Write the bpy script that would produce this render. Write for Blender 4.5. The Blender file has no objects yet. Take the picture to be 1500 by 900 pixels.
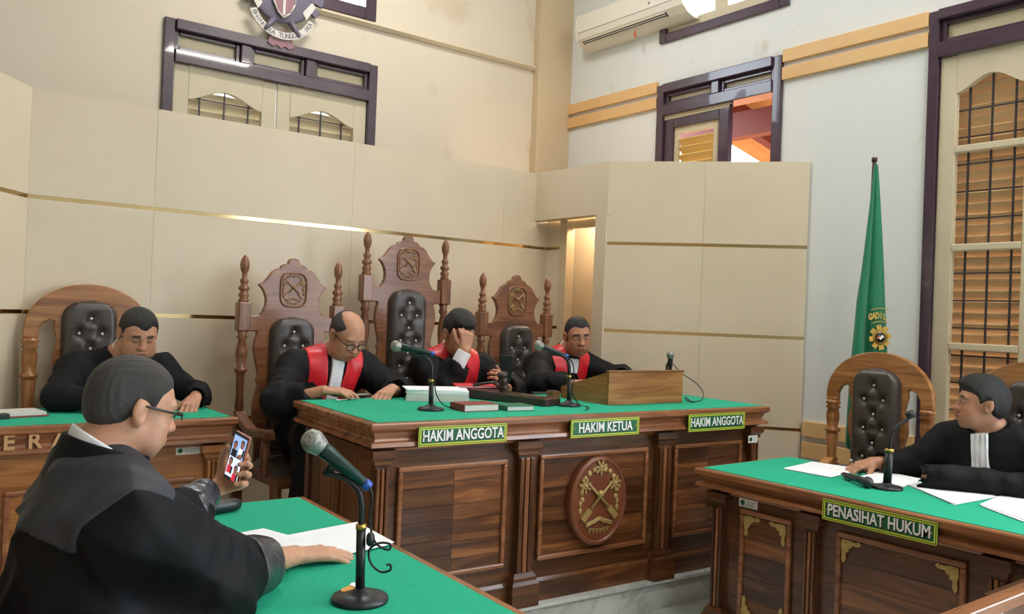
import bpy, bmesh, math, random
import numpy as np
from mathutils import Vector, Matrix

random.seed(7); np.random.seed(7)
SC = bpy.context.scene
COL = SC.collection

# ------------------------------------------------------------------ camera
W_, H_, F_ = 1500, 900, 1240.0
CAMZ = 1.45
_A, _P, _R = math.radians(52.6), math.radians(.54), math.radians(2.22)
_f0 = np.array([math.cos(_A), math.sin(_A), 0.]); _r0 = np.array([math.sin(_A), -math.cos(_A), 0.]); _u0 = np.array([0, 0, 1.])
CF = _f0*math.cos(_P)+_u0*math.sin(_P); _u = _u0*math.cos(_P)-_f0*math.sin(_P)
CR = _r0*math.cos(_R)+_u*math.sin(_R); CU = _u*math.cos(_R)-_r0*math.sin(_R)
CC = np.array([0, 0, CAMZ])
cam_d = bpy.data.cameras.new('camera'); cam = bpy.data.objects.new('camera', cam_d); COL.objects.link(cam)
cam_d.sensor_width = 36; cam_d.lens = F_/W_*36; cam_d.clip_start = .05
M = Matrix.Identity(4)
for i in range(3):
    M[i][0], M[i][1], M[i][2], M[i][3] = CR[i], CU[i], -CF[i], CC[i]
cam.matrix_world = M
SC.camera = cam

def P(x, y, **k):
    """photo pixel -> point on the plane X=, Y= or Z="""
    d = CF+CR*((x-750)/F_)-CU*((y-450)/F_)
    (a, v), = k.items(); i = 'XYZ'.index(a)
    return CC+d*((v-CC[i])/d[i])

# ------------------------------------------------------------------ world, light, exposure
wd = bpy.data.worlds.new('world'); SC.world = wd; wd.use_nodes = True
bg = wd.node_tree.nodes['Background']
bg.inputs[0].default_value = (.80, .90, 1.0, 1); bg.inputs[1].default_value = 7.0
SC.view_settings.view_transform = 'Standard'; SC.view_settings.look = 'None'
SC.view_settings.gamma = 1; SC.view_settings.use_curve_mapping = False
SC.view_settings.exposure = 0.62

def area(name, loc, size, power, color, rot=(0, 0, 0)):
    l = bpy.data.lights.new(name, 'AREA'); l.shape = 'RECTANGLE'; l.size, l.size_y = size; l.energy = power; l.color = color
    o = bpy.data.objects.new(name, l); COL.objects.link(o); o.location = loc; o.rotation_euler = rot
    return o
CEIL = 5.2
FILL_LAMPS = [(3.9, -1.2), (3.9, .9), (2.6, 4.3), (1.8, -1.2)]
for lx, ly in FILL_LAMPS:       # unseen fill lights added overhead; their made-up fixtures are built further down
    area('added_fill_light', (lx, ly, CEIL-.13), (1.2, .3), 36, (1, .96, .9))

# ------------------------------------------------------------------ helpers
def lin(c):
    return tuple(((v/255)/12.92 if v/255 <= .04045 else ((v/255+.055)/1.055)**2.4) for v in c)

def new_obj(name, me, parent=None):
    o = bpy.data.objects.new(name, me); COL.objects.link(o)
    if parent is not None: o.parent = parent
    return o
def tag(o, label=None, cat=None, group=None, kind=None):
    if label: o['label'] = label
    if cat: o['category'] = cat
    if group: o['group'] = group
    if kind: o['kind'] = kind
    return o
def thing(name, loc=(0, 0, 0), rz=0, label=None, cat=None, group=None, kind=None):
    o = new_obj(name, None); o.empty_display_size = .1
    o.location = loc; o.rotation_euler = (0, 0, rz)
    return tag(o, label, cat, group, kind)
def children(o): return [c for c in COL.objects if c.parent == o]
def copy_tree(o, parent=None):
    c = o.copy(); COL.objects.link(c); c.parent = parent
    for ch in children(o): copy_tree(ch, c)
    return c

class MB:
    def __init__(s): s.v = []; s.f = []; s.sm = []
    def add(s, v, f, smooth=False):
        n = len(s.v); s.v += [tuple(map(float, p)) for p in v]; s.f += [tuple(i+n for i in q) for q in f]; s.sm += [smooth]*len(f); return s
    def box(s, x0, x1, y0, y1, z0, z1):
        v = [(x, y, z) for z in (z0, z1) for y in (y0, y1) for x in (x0, x1)]
        return s.add(v, [(0, 2, 3, 1), (4, 5, 7, 6), (0, 1, 5, 4), (2, 6, 7, 3), (0, 4, 6, 2), (1, 3, 7, 5)])
    def obox(s, c, ax, ay, az, h):
        """oriented box: centre, three unit axes, half sizes"""
        c, ax, ay, az = map(np.asarray, (c, ax, ay, az))
        v = [c+ax*h[0]*i+ay*h[1]*j+az*h[2]*k for k in (-1, 1) for j in (-1, 1) for i in (-1, 1)]
        return s.add(v, [(0, 2, 3, 1), (4, 5, 7, 6), (0, 1, 5, 4), (2, 6, 7, 3), (0, 4, 6, 2), (1, 3, 7, 5)])
    def prism(s, poly, y0, y1, fn=None):
        """polygon in (x,z) extruded along y"""
        n = len(poly); fn = fn or (lambda x, y, z: (x, y, z))
        v = [fn(x, y0, z) for x, z in poly]+[fn(x, y1, z) for x, z in poly]
        f = [tuple(range(n)), tuple(range(2*n-1, n-1, -1))]+[(i, i+n, (i+1) % n+n, (i+1) % n) for i in range(n)]
        return s.add(v, f)
    def lathe(s, prof, c=(0, 0, 0), seg=20, ax=None, smooth=True):
        """profile [(r, h)] turned about an axis from c"""
        c = Vector(c); ax = Vector(ax or (0, 0, 1)).normalized(); q = Vector((0, 0, 1)).rotation_difference(ax)
        v = []; f = []
        for r, h in prof:
            for k in range(seg):
                a = 2*math.pi*k/seg; v.append(c+q@Vector((r*math.cos(a), r*math.sin(a), h)))
        n = len(prof)
        for i in range(n-1):
            for k in range(seg): f.append((i*seg+k, i*seg+(k+1) % seg, (i+1)*seg+(k+1) % seg, (i+1)*seg+k))
        f.append(tuple(range(seg-1, -1, -1))); f.append(tuple((n-1)*seg+k for k in range(seg)))
        return s.add(v, f, smooth)
    def tube(s, pts, r, seg=10, closed=False):
        pts = [Vector(p) for p in pts]; n = len(pts); rr = r if hasattr(r, '__len__') else [r]*n
        v = []; f = []; t0 = (pts[1]-pts[0]).normalized(); nn = t0.orthogonal().normalized()
        for i in range(n):
            t = (pts[min(i+1, n-1)]-pts[max(i-1, 0)]).normalized()
            nn = (nn-t*nn.dot(t)).normalized(); b = t.cross(nn)
            for k in range(seg):
                a = 2*math.pi*k/seg; v.append(pts[i]+(nn*math.cos(a)+b*math.sin(a))*rr[i])
        for i in range(n-1):
            for k in range(seg): f.append((i*seg+k, i*seg+(k+1) % seg, (i+1)*seg+(k+1) % seg, (i+1)*seg+k))
        f.append(tuple(range(seg-1, -1, -1))); f.append(tuple((n-1)*seg+k for k in range(seg)))
        return s.add(v, f, True)
    def ball(s, c, r, seg=12, rings=8):
        r = r if hasattr(r, '__len__') else (r, r, r); v = []; f = []
        for i in range(rings+1):
            t = math.pi*i/rings
            for k in range(seg):
                a = 2*math.pi*k/seg; v.append((c[0]+r[0]*math.sin(t)*math.cos(a), c[1]+r[1]*math.sin(t)*math.sin(a), c[2]+r[2]*math.cos(t)))
        for i in range(rings):
            for k in range(seg): f.append((i*seg+k, (i+1)*seg+k, (i+1)*seg+(k+1) % seg, i*seg+(k+1) % seg))
        return s.add(v, f, True)
    def sweep(s, prof, path, closed=False):
        """profile [(out, z)] swept round a horizontal path of (x, y) corners with mitres; out is to the path's right"""
        n = len(path); v = []; f = []; m = len(prof)
        for i, p in enumerate(path):
            p = Vector(p)
            a = (p-Vector(path[i-1])).normalized() if (i > 0 or closed) else None
            b = (Vector(path[(i+1) % n])-p).normalized() if (i < n-1 or closed) else None
            a = a or b; b = b or a
            na = Vector((a.y, -a.x)); nb = Vector((b.y, -b.x)); mt = (na+nb).normalized(); mt = mt/max(.2, mt.dot(na))
            for o, z in prof: v.append((p.x+mt.x*o, p.y+mt.y*o, z))
        for i in range(n if closed else n-1):
            j = (i+1) % n
            for k in range(m): f.append((i*m+k, j*m+k, j*m+(k+1) % m, i*m+(k+1) % m))
        if not closed: f.append(tuple(range(m-1, -1, -1))); f.append(tuple((n-1)*m+k for k in range(m)))
        return s.add(v, f)
    def build(s, name, mat, parent=None, bevel=0, seg=2, loc=None):
        me = bpy.data.meshes.new(name); me.from_pydata(s.v, [], s.f)
        me.polygons.foreach_set('use_smooth', s.sm)
        bm = bmesh.new(); bm.from_mesh(me); bmesh.ops.recalc_face_normals(bm, faces=bm.faces); bm.to_mesh(me); bm.free()
        me.materials.append(MAT[mat] if isinstance(mat, str) else mat)
        o = new_obj(name, me, parent)
        if loc is not None: o.location = loc
        if bevel:
            b = o.modifiers.new('bevel', 'BEVEL'); b.width = bevel; b.segments = seg; b.limit_method = 'ANGLE'; b.angle_limit = math.radians(40)
        return o
def text(body, size, mat, parent, loc, rot, name='lettering', extrude=.001, sx=1, bold=0, align='CENTER'):
    c = bpy.data.curves.new('t', 'FONT'); c.body = body; c.size = size; c.extrude = extrude; c.offset = bold
    c.align_x = align; c.align_y = 'CENTER'; c.resolution_u = 3
    t = bpy.data.objects.new('t', c); COL.objects.link(t); dg = bpy.context.evaluated_depsgraph_get()
    me = bpy.data.meshes.new_from_object(t.evaluated_get(dg)); bpy.data.objects.remove(t); bpy.data.curves.remove(c)
    me.materials.clear(); me.materials.append(MAT[mat])
    o = new_obj(name, me, parent); o.location = loc; o.rotation_euler = rot; o.scale = (sx, 1, 1)
    return o

# ------------------------------------------------------------------ materials
MAT = {}
def base(name, color, rough=.5, metal=0., **kw):
    m = bpy.data.materials.new(name); m.use_nodes = True; MAT[name] = m
    b = m.node_tree.nodes['Principled BSDF']
    b.inputs['Base Color'].default_value = (*lin(color), 1); b.inputs['Roughness'].default_value = rough; b.inputs['Metallic'].default_value = metal
    for k, v in kw.items(): b.inputs[k.replace('_', ' ')].default_value = v
    return m, m.node_tree.nodes, m.node_tree.links, b
def coords(n, l, scale=(1, 1, 1), rnd=True, src='Object'):
    tc = n.new('ShaderNodeTexCoord'); mp = n.new('ShaderNodeMapping'); mp.inputs['Scale'].default_value = scale
    l.new(tc.outputs[src], mp.inputs['Vector'])
    if rnd:
        oi = n.new('ShaderNodeObjectInfo'); mu = n.new('ShaderNodeMath'); mu.operation = 'MULTIPLY'; mu.inputs[1].default_value = 23.
        l.new(oi.outputs['Random'], mu.inputs[0]); l.new(mu.outputs[0], mp.inputs['Location'])
    return mp
def ramp(n, stops):
    r = n.new('ShaderNodeValToRGB'); e = r.color_ramp.elements
    while len(e) < len(stops): e.new(.5)
    for i, (p, c) in enumerate(stops): e[i].position = p; e[i].color = (*lin(c), 1)
    return r
def noise(n, l, vec, scale, detail=4, rough=.55, dist=0):
    t = n.new('ShaderNodeTexNoise'); t.inputs['Scale'].default_value = scale; t.inputs['Detail'].default_value = detail
    t.inputs['Roughness'].default_value = rough; t.inputs['Distortion'].default_value = dist
    l.new(vec.outputs[0], t.inputs['Vector']); return t
def bump(n, l, b, src, strength, dist=.002):
    bp = n.new('ShaderNodeBump'); bp.inputs['Strength'].default_value = strength; bp.inputs['Distance'].default_value = dist
    l.new(src, bp.inputs['Height']); l.new(bp.outputs[0], b.inputs['Normal']); return bp
def noisy(name, c1, c2, scale, rough=.6, bmp=0, bdist=.002, stretch=(1, 1, 1), detail=5, lo=.35, hi=.65, src='Object', rnd=True, **kw):
    m, n, l, b = base(name, c1, rough, **kw); mp = coords(n, l, stretch, rnd, src); t = noise(n, l, mp, scale, detail)
    r = ramp(n, [(lo, c1), (hi, c2)]); l.new(t.outputs['Fac'], r.inputs[0]); l.new(r.outputs[0], b.inputs['Base Color'])
    if bmp: bump(n, l, b, t.outputs['Fac'], bmp, bdist)
    return m
def wood(name, dark, mid, light, axis, rough=.3, vary=.35, coat=.25):
    m, n, l, b = base(name, mid, rough); b.inputs['Coat Weight'].default_value = coat; b.inputs['Coat Roughness'].default_value = .15
    st = [9., 9., 9.]; st['xyz'.index(axis)] = .9
    mp = coords(n, l, tuple(st)); t = noise(n, l, mp, 1.6, 6, .6, 1.2)
    st2 = [60., 60., 60.]; st2['xyz'.index(axis)] = 2.
    mp2 = coords(n, l, tuple(st2)); t2 = noise(n, l, mp2, 1.5, 3)
    r = ramp(n, [(.28, dark), (.5, mid), (.72, light)]); l.new(t.outputs['Fac'], r.inputs[0])
    mx = n.new('ShaderNodeMix'); mx.data_type = 'RGBA'; mx.blend_type = 'MULTIPLY'; mx.inputs['Factor'].default_value = .35
    r2 = ramp(n, [(.3, (120, 105, 95)), (.6, (255, 255, 255))]); l.new(t2.outputs['Fac'], r2.inputs[0])
    l.new(r.outputs[0], mx.inputs['A']); l.new(r2.outputs[0], mx.inputs['B'])
    oi = n.new('ShaderNodeObjectInfo'); mr = n.new('ShaderNodeMapRange'); mr.inputs['To Min'].default_value = 1-vary; mr.inputs['To Max'].default_value = 1+vary
    l.new(oi.outputs['Random'], mr.inputs['Value'])
    hs = n.new('ShaderNodeHueSaturation'); l.new(mr.outputs[0], hs.inputs['Value']); l.new(mx.outputs['Result'], hs.inputs['Color'])
    l.new(hs.outputs[0], b.inputs['Base Color']); bump(n, l, b, t2.outputs['Fac'], .08, .001)
    return m
for a in 'xyz':
    wood('bench_'+a, (56, 33, 18), (96, 59, 33), (132, 86, 49), a, .28, .28)
    wood('oak_'+a, (124, 76, 38), (168, 112, 62), (198, 142, 86), a, .3, .12)
    wood('chair_'+a, (104, 62, 40), (140, 90, 60), (166, 114, 80), a, .33, .1)
    wood('plank_'+a, (58, 34, 19), (102, 62, 34), (150, 98, 56), a, .28, .5)
    wood('lip_'+a, (110, 66, 40), (146, 94, 60), (176, 122, 84), a, .26, .06)
noisy('felt', (4, 158, 122), (12, 172, 136), 160, .9, .35, .0015, rnd=False, src='Object')
noisy('hpl', (213, 198, 173), (218, 203, 179), 2.2, .38, 0, rnd=True)
noisy('wall_cream', (214, 198, 172), (222, 208, 184), 1.3, .6, .05, .003, rnd=False)
m, n, l, b = base('wall_white', (222, 226, 226), .6)
mp = coords(n, l, (1, 1, .6), False); t = noise(n, l, mp, 2.3, 8, .65); r = ramp(n, [(.30, (196, 188, 160)), (.40, (222, 226, 226)), (.8, (226, 229, 229))])
l.new(t.outputs['Fac'], r.inputs[0]); l.new(r.outputs[0], b.inputs['Base Color'])
m, n, l, b = base('wall_stained', (214, 202, 182), .6)
mp = coords(n, l, (1, 1, .7), False); t = noise(n, l, mp, 1.1, 7, .6, .6); r = ramp(n, [(.34, (194, 178, 152)), (.43, (206, 193, 171)), (.48, (214, 203, 184)), (.8, (216, 205, 187))])
l.new(t.outputs['Fac'], r.inputs[0]); l.new(r.outputs[0], b.inputs['Base Color'])
noisy('pillar_paint', (200, 180, 148), (206, 186, 154), 1.5, .55, rnd=False)
noisy('trim_orange', (220, 178, 122), (228, 188, 132), 3, .5, .05, rnd=True)
noisy('ceiling_paint', (228, 226, 220), (234, 232, 226), 2, .7, rnd=False)
base('gold_mirror', (190, 165, 120), .12, 1.)
m, n, l, b = base('marble', (222, 226, 222), .18)
mp = coords(n, l, (1, 1, 1), True); t = noise(n, l, mp, 2.2, 8, .6, 1.6); r = ramp(n, [(.44, (206, 211, 207)), (.495, (186, 191, 189)), (.52, (210, 215, 212)), (.8, (222, 226, 223))])
l.new(t.outputs['Fac'], r.inputs[0]); l.new(r.outputs[0], b.inputs['Base Color'])
noisy('maroon', (62, 44, 58), (74, 54, 70), 6, .25, .06, Coat_Weight=.5)
noisy('shutter_cream', (198, 187, 160), (204, 193, 166), 4, .45)
noisy('slat_paint', (206, 172, 130), (212, 180, 138), 5, .5)
noisy('slat_yellow', (222, 190, 116), (228, 198, 126), 5, .5)
base('iron', (58, 54, 60), .4, .3)
base('steel', (190, 190, 188), .25, 1.)
m, n, l, b = base('frosted', (216, 204, 170), .35)
base('white_plastic', (226, 222, 208), .4)
base('plastic_dark', (60, 60, 62), .5)
base('red_ribbon', (210, 110, 80), .6)
noisy('porch_board', (206, 140, 74), (220, 156, 88), 3, .6)
noisy('porch_beam', (118, 50, 40), (134, 60, 48), 4, .5)
noisy('porch_brick', (196, 116, 74), (214, 140, 96), 4, .8, rnd=False)
noisy('yard_ground', (120, 98, 76), (140, 116, 92), .8, .9, rnd=False)
noisy('leather', (62, 56, 54), (74, 67, 64), 60, .36, .25, .001, rnd=True, Specular_IOR_Level=.6)
base('button', (225, 222, 215), .25, .3)
base('gold_relief', (168, 142, 88), .45, .25)
base('chair_relief', (158, 118, 82), .4)
base('carved_letter', (196, 152, 104), .4)
base('gilt', (186, 160, 98), .42, .35)
base('dark_relief', (92, 60, 40), .5)
noisy('medallion', (110, 60, 37), (126, 72, 45), 5, .35)
base('sign_green', (24, 98, 58), .3)
base('sign_yellow', (206, 214, 60), .35)
base('sign_white', (236, 238, 236), .4)
base('sign_black', (24, 40, 30), .5)
base('black_plastic', (22, 24, 26), .38)
base('black_metal', (44, 46, 50), .35, .3)
m, n, l, b = base('mesh_grille', (176, 176, 168), .4, .6)
mp = coords(n, l, (1, 1, 1), False); v = n.new('ShaderNodeTexVoronoi'); v.inputs['Scale'].default_value = 420; l.new(mp.outputs[0], v.inputs['Vector'])
r = ramp(n, [(.2, (196, 196, 188)), (.6, (120, 120, 116))]); l.new(v.outputs['Distance'], r.inputs[0]); l.new(r.outputs[0], b.inputs['Base Color']); bump(n, l, b, v.outputs['Distance'], .5, .001)
base('mic_green', (22, 52, 48), .3, .3)
base('blue_plastic', (40, 84, 170), .35)
base('brass', (196, 160, 84), .3, .9)
noisy('paper', (236, 238, 244), (242, 244, 248), 9, .8)
base('paper_edge', (206, 204, 198), .8)
base('book_red', (132, 52, 44), .45)
base('book_green', (30, 110, 78), .45)
base('folder_red', (226, 60, 72), .5)
noisy('dark_wood', (50, 34, 30), (66, 44, 38), 6, .28, stretch=(1, 8, 8))
base('label_white', (226, 228, 222), .5)
base('label_grey', (150, 156, 150), .5)
base('label_green', (40, 96, 60), .5)
base('emblem_bronze', (108, 102, 120), .5, .2)
base('emblem_light', (214, 210, 204), .5)
base('emblem_red', (150, 110, 120), .5)
noisy('flag_green', (0, 112, 78), (4, 124, 88), 3, .45, Sheen_Weight=.3)
base('flag_gold', (206, 170, 72), .5)
base('flag_dark', (20, 44, 40), .5)
base('pole_wood', (72, 52, 44), .4)
base('sticker_orange', (226, 160, 60), .6)
m, n, l, b = base('tube_glow', (255, 250, 240), .5); b.inputs['Emission Color'].default_value = (1, .95, .86, 1); b.inputs['Emission Strength'].default_value = 6
# ================================================================== THE SETTING
XR, YB, YP, PT = 4.9, 5.75, 5.0, 2.53        # right wall, back wall, panelling, panelling top
S_ = 'structure'
# floor: marble tiles on a slab
fl = MB().box(-4.4, 5.1, -4.8, 6.0, -.12, -.012).build('floor', 'marble'); tag(fl, kind=S_)
tile_me = None
for i in range(11):
    for j in range(13):
        x0, y0 = -1.6+.6*i, -2.4+.6*j
        if tile_me is None:
            o = MB().box(.001, .599, .001, .599, -.012, 0).build('tile', 'marble', fl); tile_me = o.data
        else: o = new_obj('tile', tile_me, fl)
        o.location = (x0, y0, 0)
# raised platform of the bench, marble riser slabs with a thin nosing
_a = math.radians(-3.05); BX, BY = 1.597, 2.962
def bw(x, y): return (BX+x*math.cos(_a)-y*math.sin(_a), BY+x*math.sin(_a)+y*math.cos(_a))
pf = thing('floor_platform', kind=S_)
pl = [bw(-.22, .03), bw(2.75, .03), (XR, 2.9), (XR, YB), (-1.6, YB), (-1.6, 3.62), bw(-.22, .7)]
mb = MB(); mb.add([(x, y, 0) for x, y in pl]+[(x, y, .135) for x, y in pl], [tuple(range(7)), tuple(range(13, 6, -1))]+[(i, i+7, (i+1) % 7+7, (i+1) % 7) for i in range(7)]); mb.build('platform_body', 'marble', pf)
mb = MB(); pl2 = [bw(-.235, .015), bw(2.75, .015), (XR, 2.885), (XR, YB), (-1.6, YB), (-1.6, 3.6), bw(-.235, .7)]
mb.add([(x, y, .135) for x, y in pl2]+[(x, y, .15) for x, y in pl2], [tuple(range(7)), tuple(range(13, 6, -1))]+[(i, i+7, (i+1) % 7+7, (i+1) % 7) for i in range(7)]); mb.build('platform_top', 'marble', pf)

def wall_holes(name, mat, u0, u1, z0, z1, holes, th, rz, loc):
    us = sorted({u0, u1, *[h[0] for h in holes], *[h[1] for h in holes]}); zs = sorted({z0, z1, *[h[2] for h in holes], *[h[3] for h in holes]})
    mb = MB()
    for a, b in zip(us, us[1:]):
        run = None
        for c, d in zip(zs, zs[1:]):
            inside = any(h[0] <= (a+b)/2 <= h[1] and h[2] <= (c+d)/2 <= h[3] for h in holes)
            if inside:
                if run: mb.box(a, b, 0, th, run[0], run[1]); run = None
            else: run = (run[0] if run else c, d)
        if run: mb.box(a, b, 0, th, run[0], run[1])
    o = mb.build(name, mat); o.location = loc; o.rotation_euler = (0, 0, rz); return tag(o, kind=S_)

# windows in wall coordinates: back wall u = X, right wall u = -(Y)
def ub(x, y): p = P(x, y, Y=YB); return p[0], p[2]
def ur(x, y): p = P(x, y, X=XR); return -p[1], p[2]
w1 = (ub(240, 30)[0], ub(552, 96)[0], 1.3, ub(400, 62)[1])
w5 = (w1[0], ub(549, 30)[0], ub(548, 33)[1], ub(548, 33)[1]+1.0)
w2 = (ur(966, 126)[0], ur(1149, 80)[0], .75, ur(1057, 104)[1])
w3 = (ur(1364, 40)[0], ur(1364, 40)[0]+1.25, .75, ur(1364, 20)[1])
w4 = (ur(968, 66)[0], ur(1157, 12)[0], ur(968, 66)[1], ur(968, 66)[1]+.85)
wall_holes('wall_back', 'wall_stained', -4.4, XR+.2, 0, CEIL, [w1, w5], .2, 0, (0, YB, 0))
wr = wall_holes('wall_right', 'wall_white', -YB, 4.8, 0, CEIL, [w2, w3, w4, (-.3, 2.1, .75, 3.3), (2.7, 4.3, .75, 3.3)], .2, -math.pi/2, (XR, 0, 0))
tag(MB().box(-4.6, -4.4, -4.8, YB+.2, 0, CEIL).build('wall_left', 'wall_cream'), kind=S_)
tag(MB().box(-4.6, XR+.2, -5.0, -4.8, 0, CEIL).build('wall_rear', 'wall_white'), kind=S_)
ceil = tag(MB().box(-4.6, XR+.2, -5.0, YB+.2, CEIL, CEIL+.12).build('ceiling', 'ceiling_paint'), kind=S_)
for lx, ly in FILL_LAMPS:
    t = thing('added_ceiling_lamp', (lx, ly, CEIL-.12), 0, 'added white twin-tube fill lamp on the unseen ceiling', 'lamp', 'added fill lamps')  # made-up fixture out of view, housing one of the added fill lights
    MB().box(-.64, .64, -.18, .18, .06, .12).build('housing', 'white_plastic', t)
    for s in (-.09, .09): MB().lathe([(.014, 0), (.014, 1.2)], (-.6, s, .03), 12, (1, 0, 0)).build('tube', 'tube_glow', t)
    for s in (-.62, .62): MB().box(s-.01, s+.01, -.13, .13, .0, .06).build('tube_holder', 'white_plastic', t)
# corner pillar
p0, p1 = P(789, 120, Y=5.67), P(838, 120, Y=5.67)
tag(MB().box(p0[0], XR, 5.67, YB, 0, CEIL).build('wall_pillar', 'pillar_paint', bevel=.004), kind=S_)
# ledge on the back wall
q0, q1 = P(470, 30, Y=YB), P(783, 105, Y=YB)
tag(MB().prism([(0, 0), (0, .035), (-.045, .035), (-.045, .02), (-.02, 0)], w1[0]-.1, p0[0], lambda x, y, z: (y, YB+x, q1[2]+z)).build('trim_1', 'wall_cream'), kind=S_)
# orange double trims on the right wall
k = 2
def trims(u0, u1, zt, zb, mat='trim_orange'):
    global k
    h = (zt-zb)
    for a, b in ((zt, zt-h*.42), (zb+h*.42, zb)):
        o = MB().box(u0, u1, -.03, 0, b, a).build('trim_%d' % k, mat, bevel=.004); o.location = (XR, 0, 0); o.rotation_euler = (0, 0, -math.pi/2); tag(o, kind=S_); k += 1
trims(-5.67, w2[0]-.005, 3.325, 3.115)
trims(w2[1]+.005, w3[0]-.005, 3.318, 3.11)
trims(-3.22, w3[0]-.005, .835, .60)

# panelling: boards with mirror-gold strips between
def cladding(name, a, b, parts_u, z0=.15, z1=PT, strips=(.77, 1.37, 1.968), th=.04, skip=None):
    a, b = Vector(a), Vector(b); L = (b-a).length; rz = math.atan2(b.y-a.y, b.x-a.x)
    root = thing(name, (a.x, a.y, 0), rz, kind=S_)
    zs = [z0]+list(strips)+[z1]; us = [0]+[u for u in parts_u if u < L]+[L]
    for i, (c, d) in enumerate(zip(zs, zs[1:])):
        lo = c+(.011 if i else 0); hi = d-(.011 if i < len(zs)-2 else 0)
        for u, w in zip(us, us[1:]):
            MB().box(u+.0006, w-.0006, 0, th, lo, hi).build('panel', 'hpl', root)
    for s in strips:
        for u, w in zip(us, us[1:]): MB().box(u, w, .006, th, s-.0115, s+.0115).build('metal_strip', 'gold_mirror', root)
    return root
CB = P(787, 253, Y=YP); CA = P(48, 130, Y=YP)
DX, DY0 = CB[0], 4.235
DW = P(800, 366, Y=YP)[0]
cladding('wall_back_panelling', (CA[0], YP), (DW, YP), [.62, 1.84, 3.06])
cladding('wall_right_panelling', (DX, DY0), (4.885, 3.235), [.66])
cladding('wall_left_panelling', (CA[0]-.6*1.75, YP-.8*1.75), (CA[0], YP), [.62, 1.2])
# doorway between the panellings: lintel, jambs, lit passage behind
dr = thing('door_1', (0, 0, 0), 0, kind=S_)
d0 = P(872, 330, X=DX)[1]
MB().box(DX, DX+.1, DY0-.02, YP, 2.17, PT).build('lintel', 'hpl', dr)
MB().box(DX, DX+.1, DY0-.01, d0, .15, 2.17).build('jamb', 'hpl', dr)
d1 = P(821, 400, X=DW)[1]; d2 = P(831, 400, X=DW)[1]
MB().box(DW, DW+.03, d1, YP-.001, .15, 2.17).build('side_panel', 'hpl', dr)
for s in (.77, 1.37, 1.968): MB().box(DW-.002, DW+.01, d1, YP-.001, s-.0115, s+.0115).build('metal_strip', 'gold_mirror', dr)
MB().box(DW-.02, DW+.06, d2, d1, .15, 2.17).build('door_frame', 'pillar_paint', dr, bevel=.004)
MB().box(DW-.005, DW+.06, d0, d2, 2.11, 2.17).build('door_frame', 'pillar_paint', dr, bevel=.004)
tag(MB().box(4.45, 4.5, 3.75, YB, .15, 2.5).build('wall_passage', 'wall_cream'), kind=S_)
bl_ = thing('passage_bulb', (4.37, 4.62, 2.3), 0, 'warm bulb lamp above the doorway behind the panelling', 'lamp')
MB().lathe([(.012, .06), (.03, .0), (.035, -.03), (.02, -.055), (.004, -.062)], (0, 0, 0), 16).build('bulb', 'tube_glow', bl_)
MB().tube([(0, 0, .05), (.0, 0, .085), (.02, 0, .1), (.085, 0, .1)], .012, 10).build('holder', 'white_plastic', bl_)
pl_ = bpy.data.lights.new('passage_bulb_light', 'POINT'); pl_.energy = 9; pl_.color = (1, .78, .52); pl_.shadow_soft_size = .05
po_ = new_obj('passage_bulb_light', pl_, bl_); po_.location = (0, 0, -.1)

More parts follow.
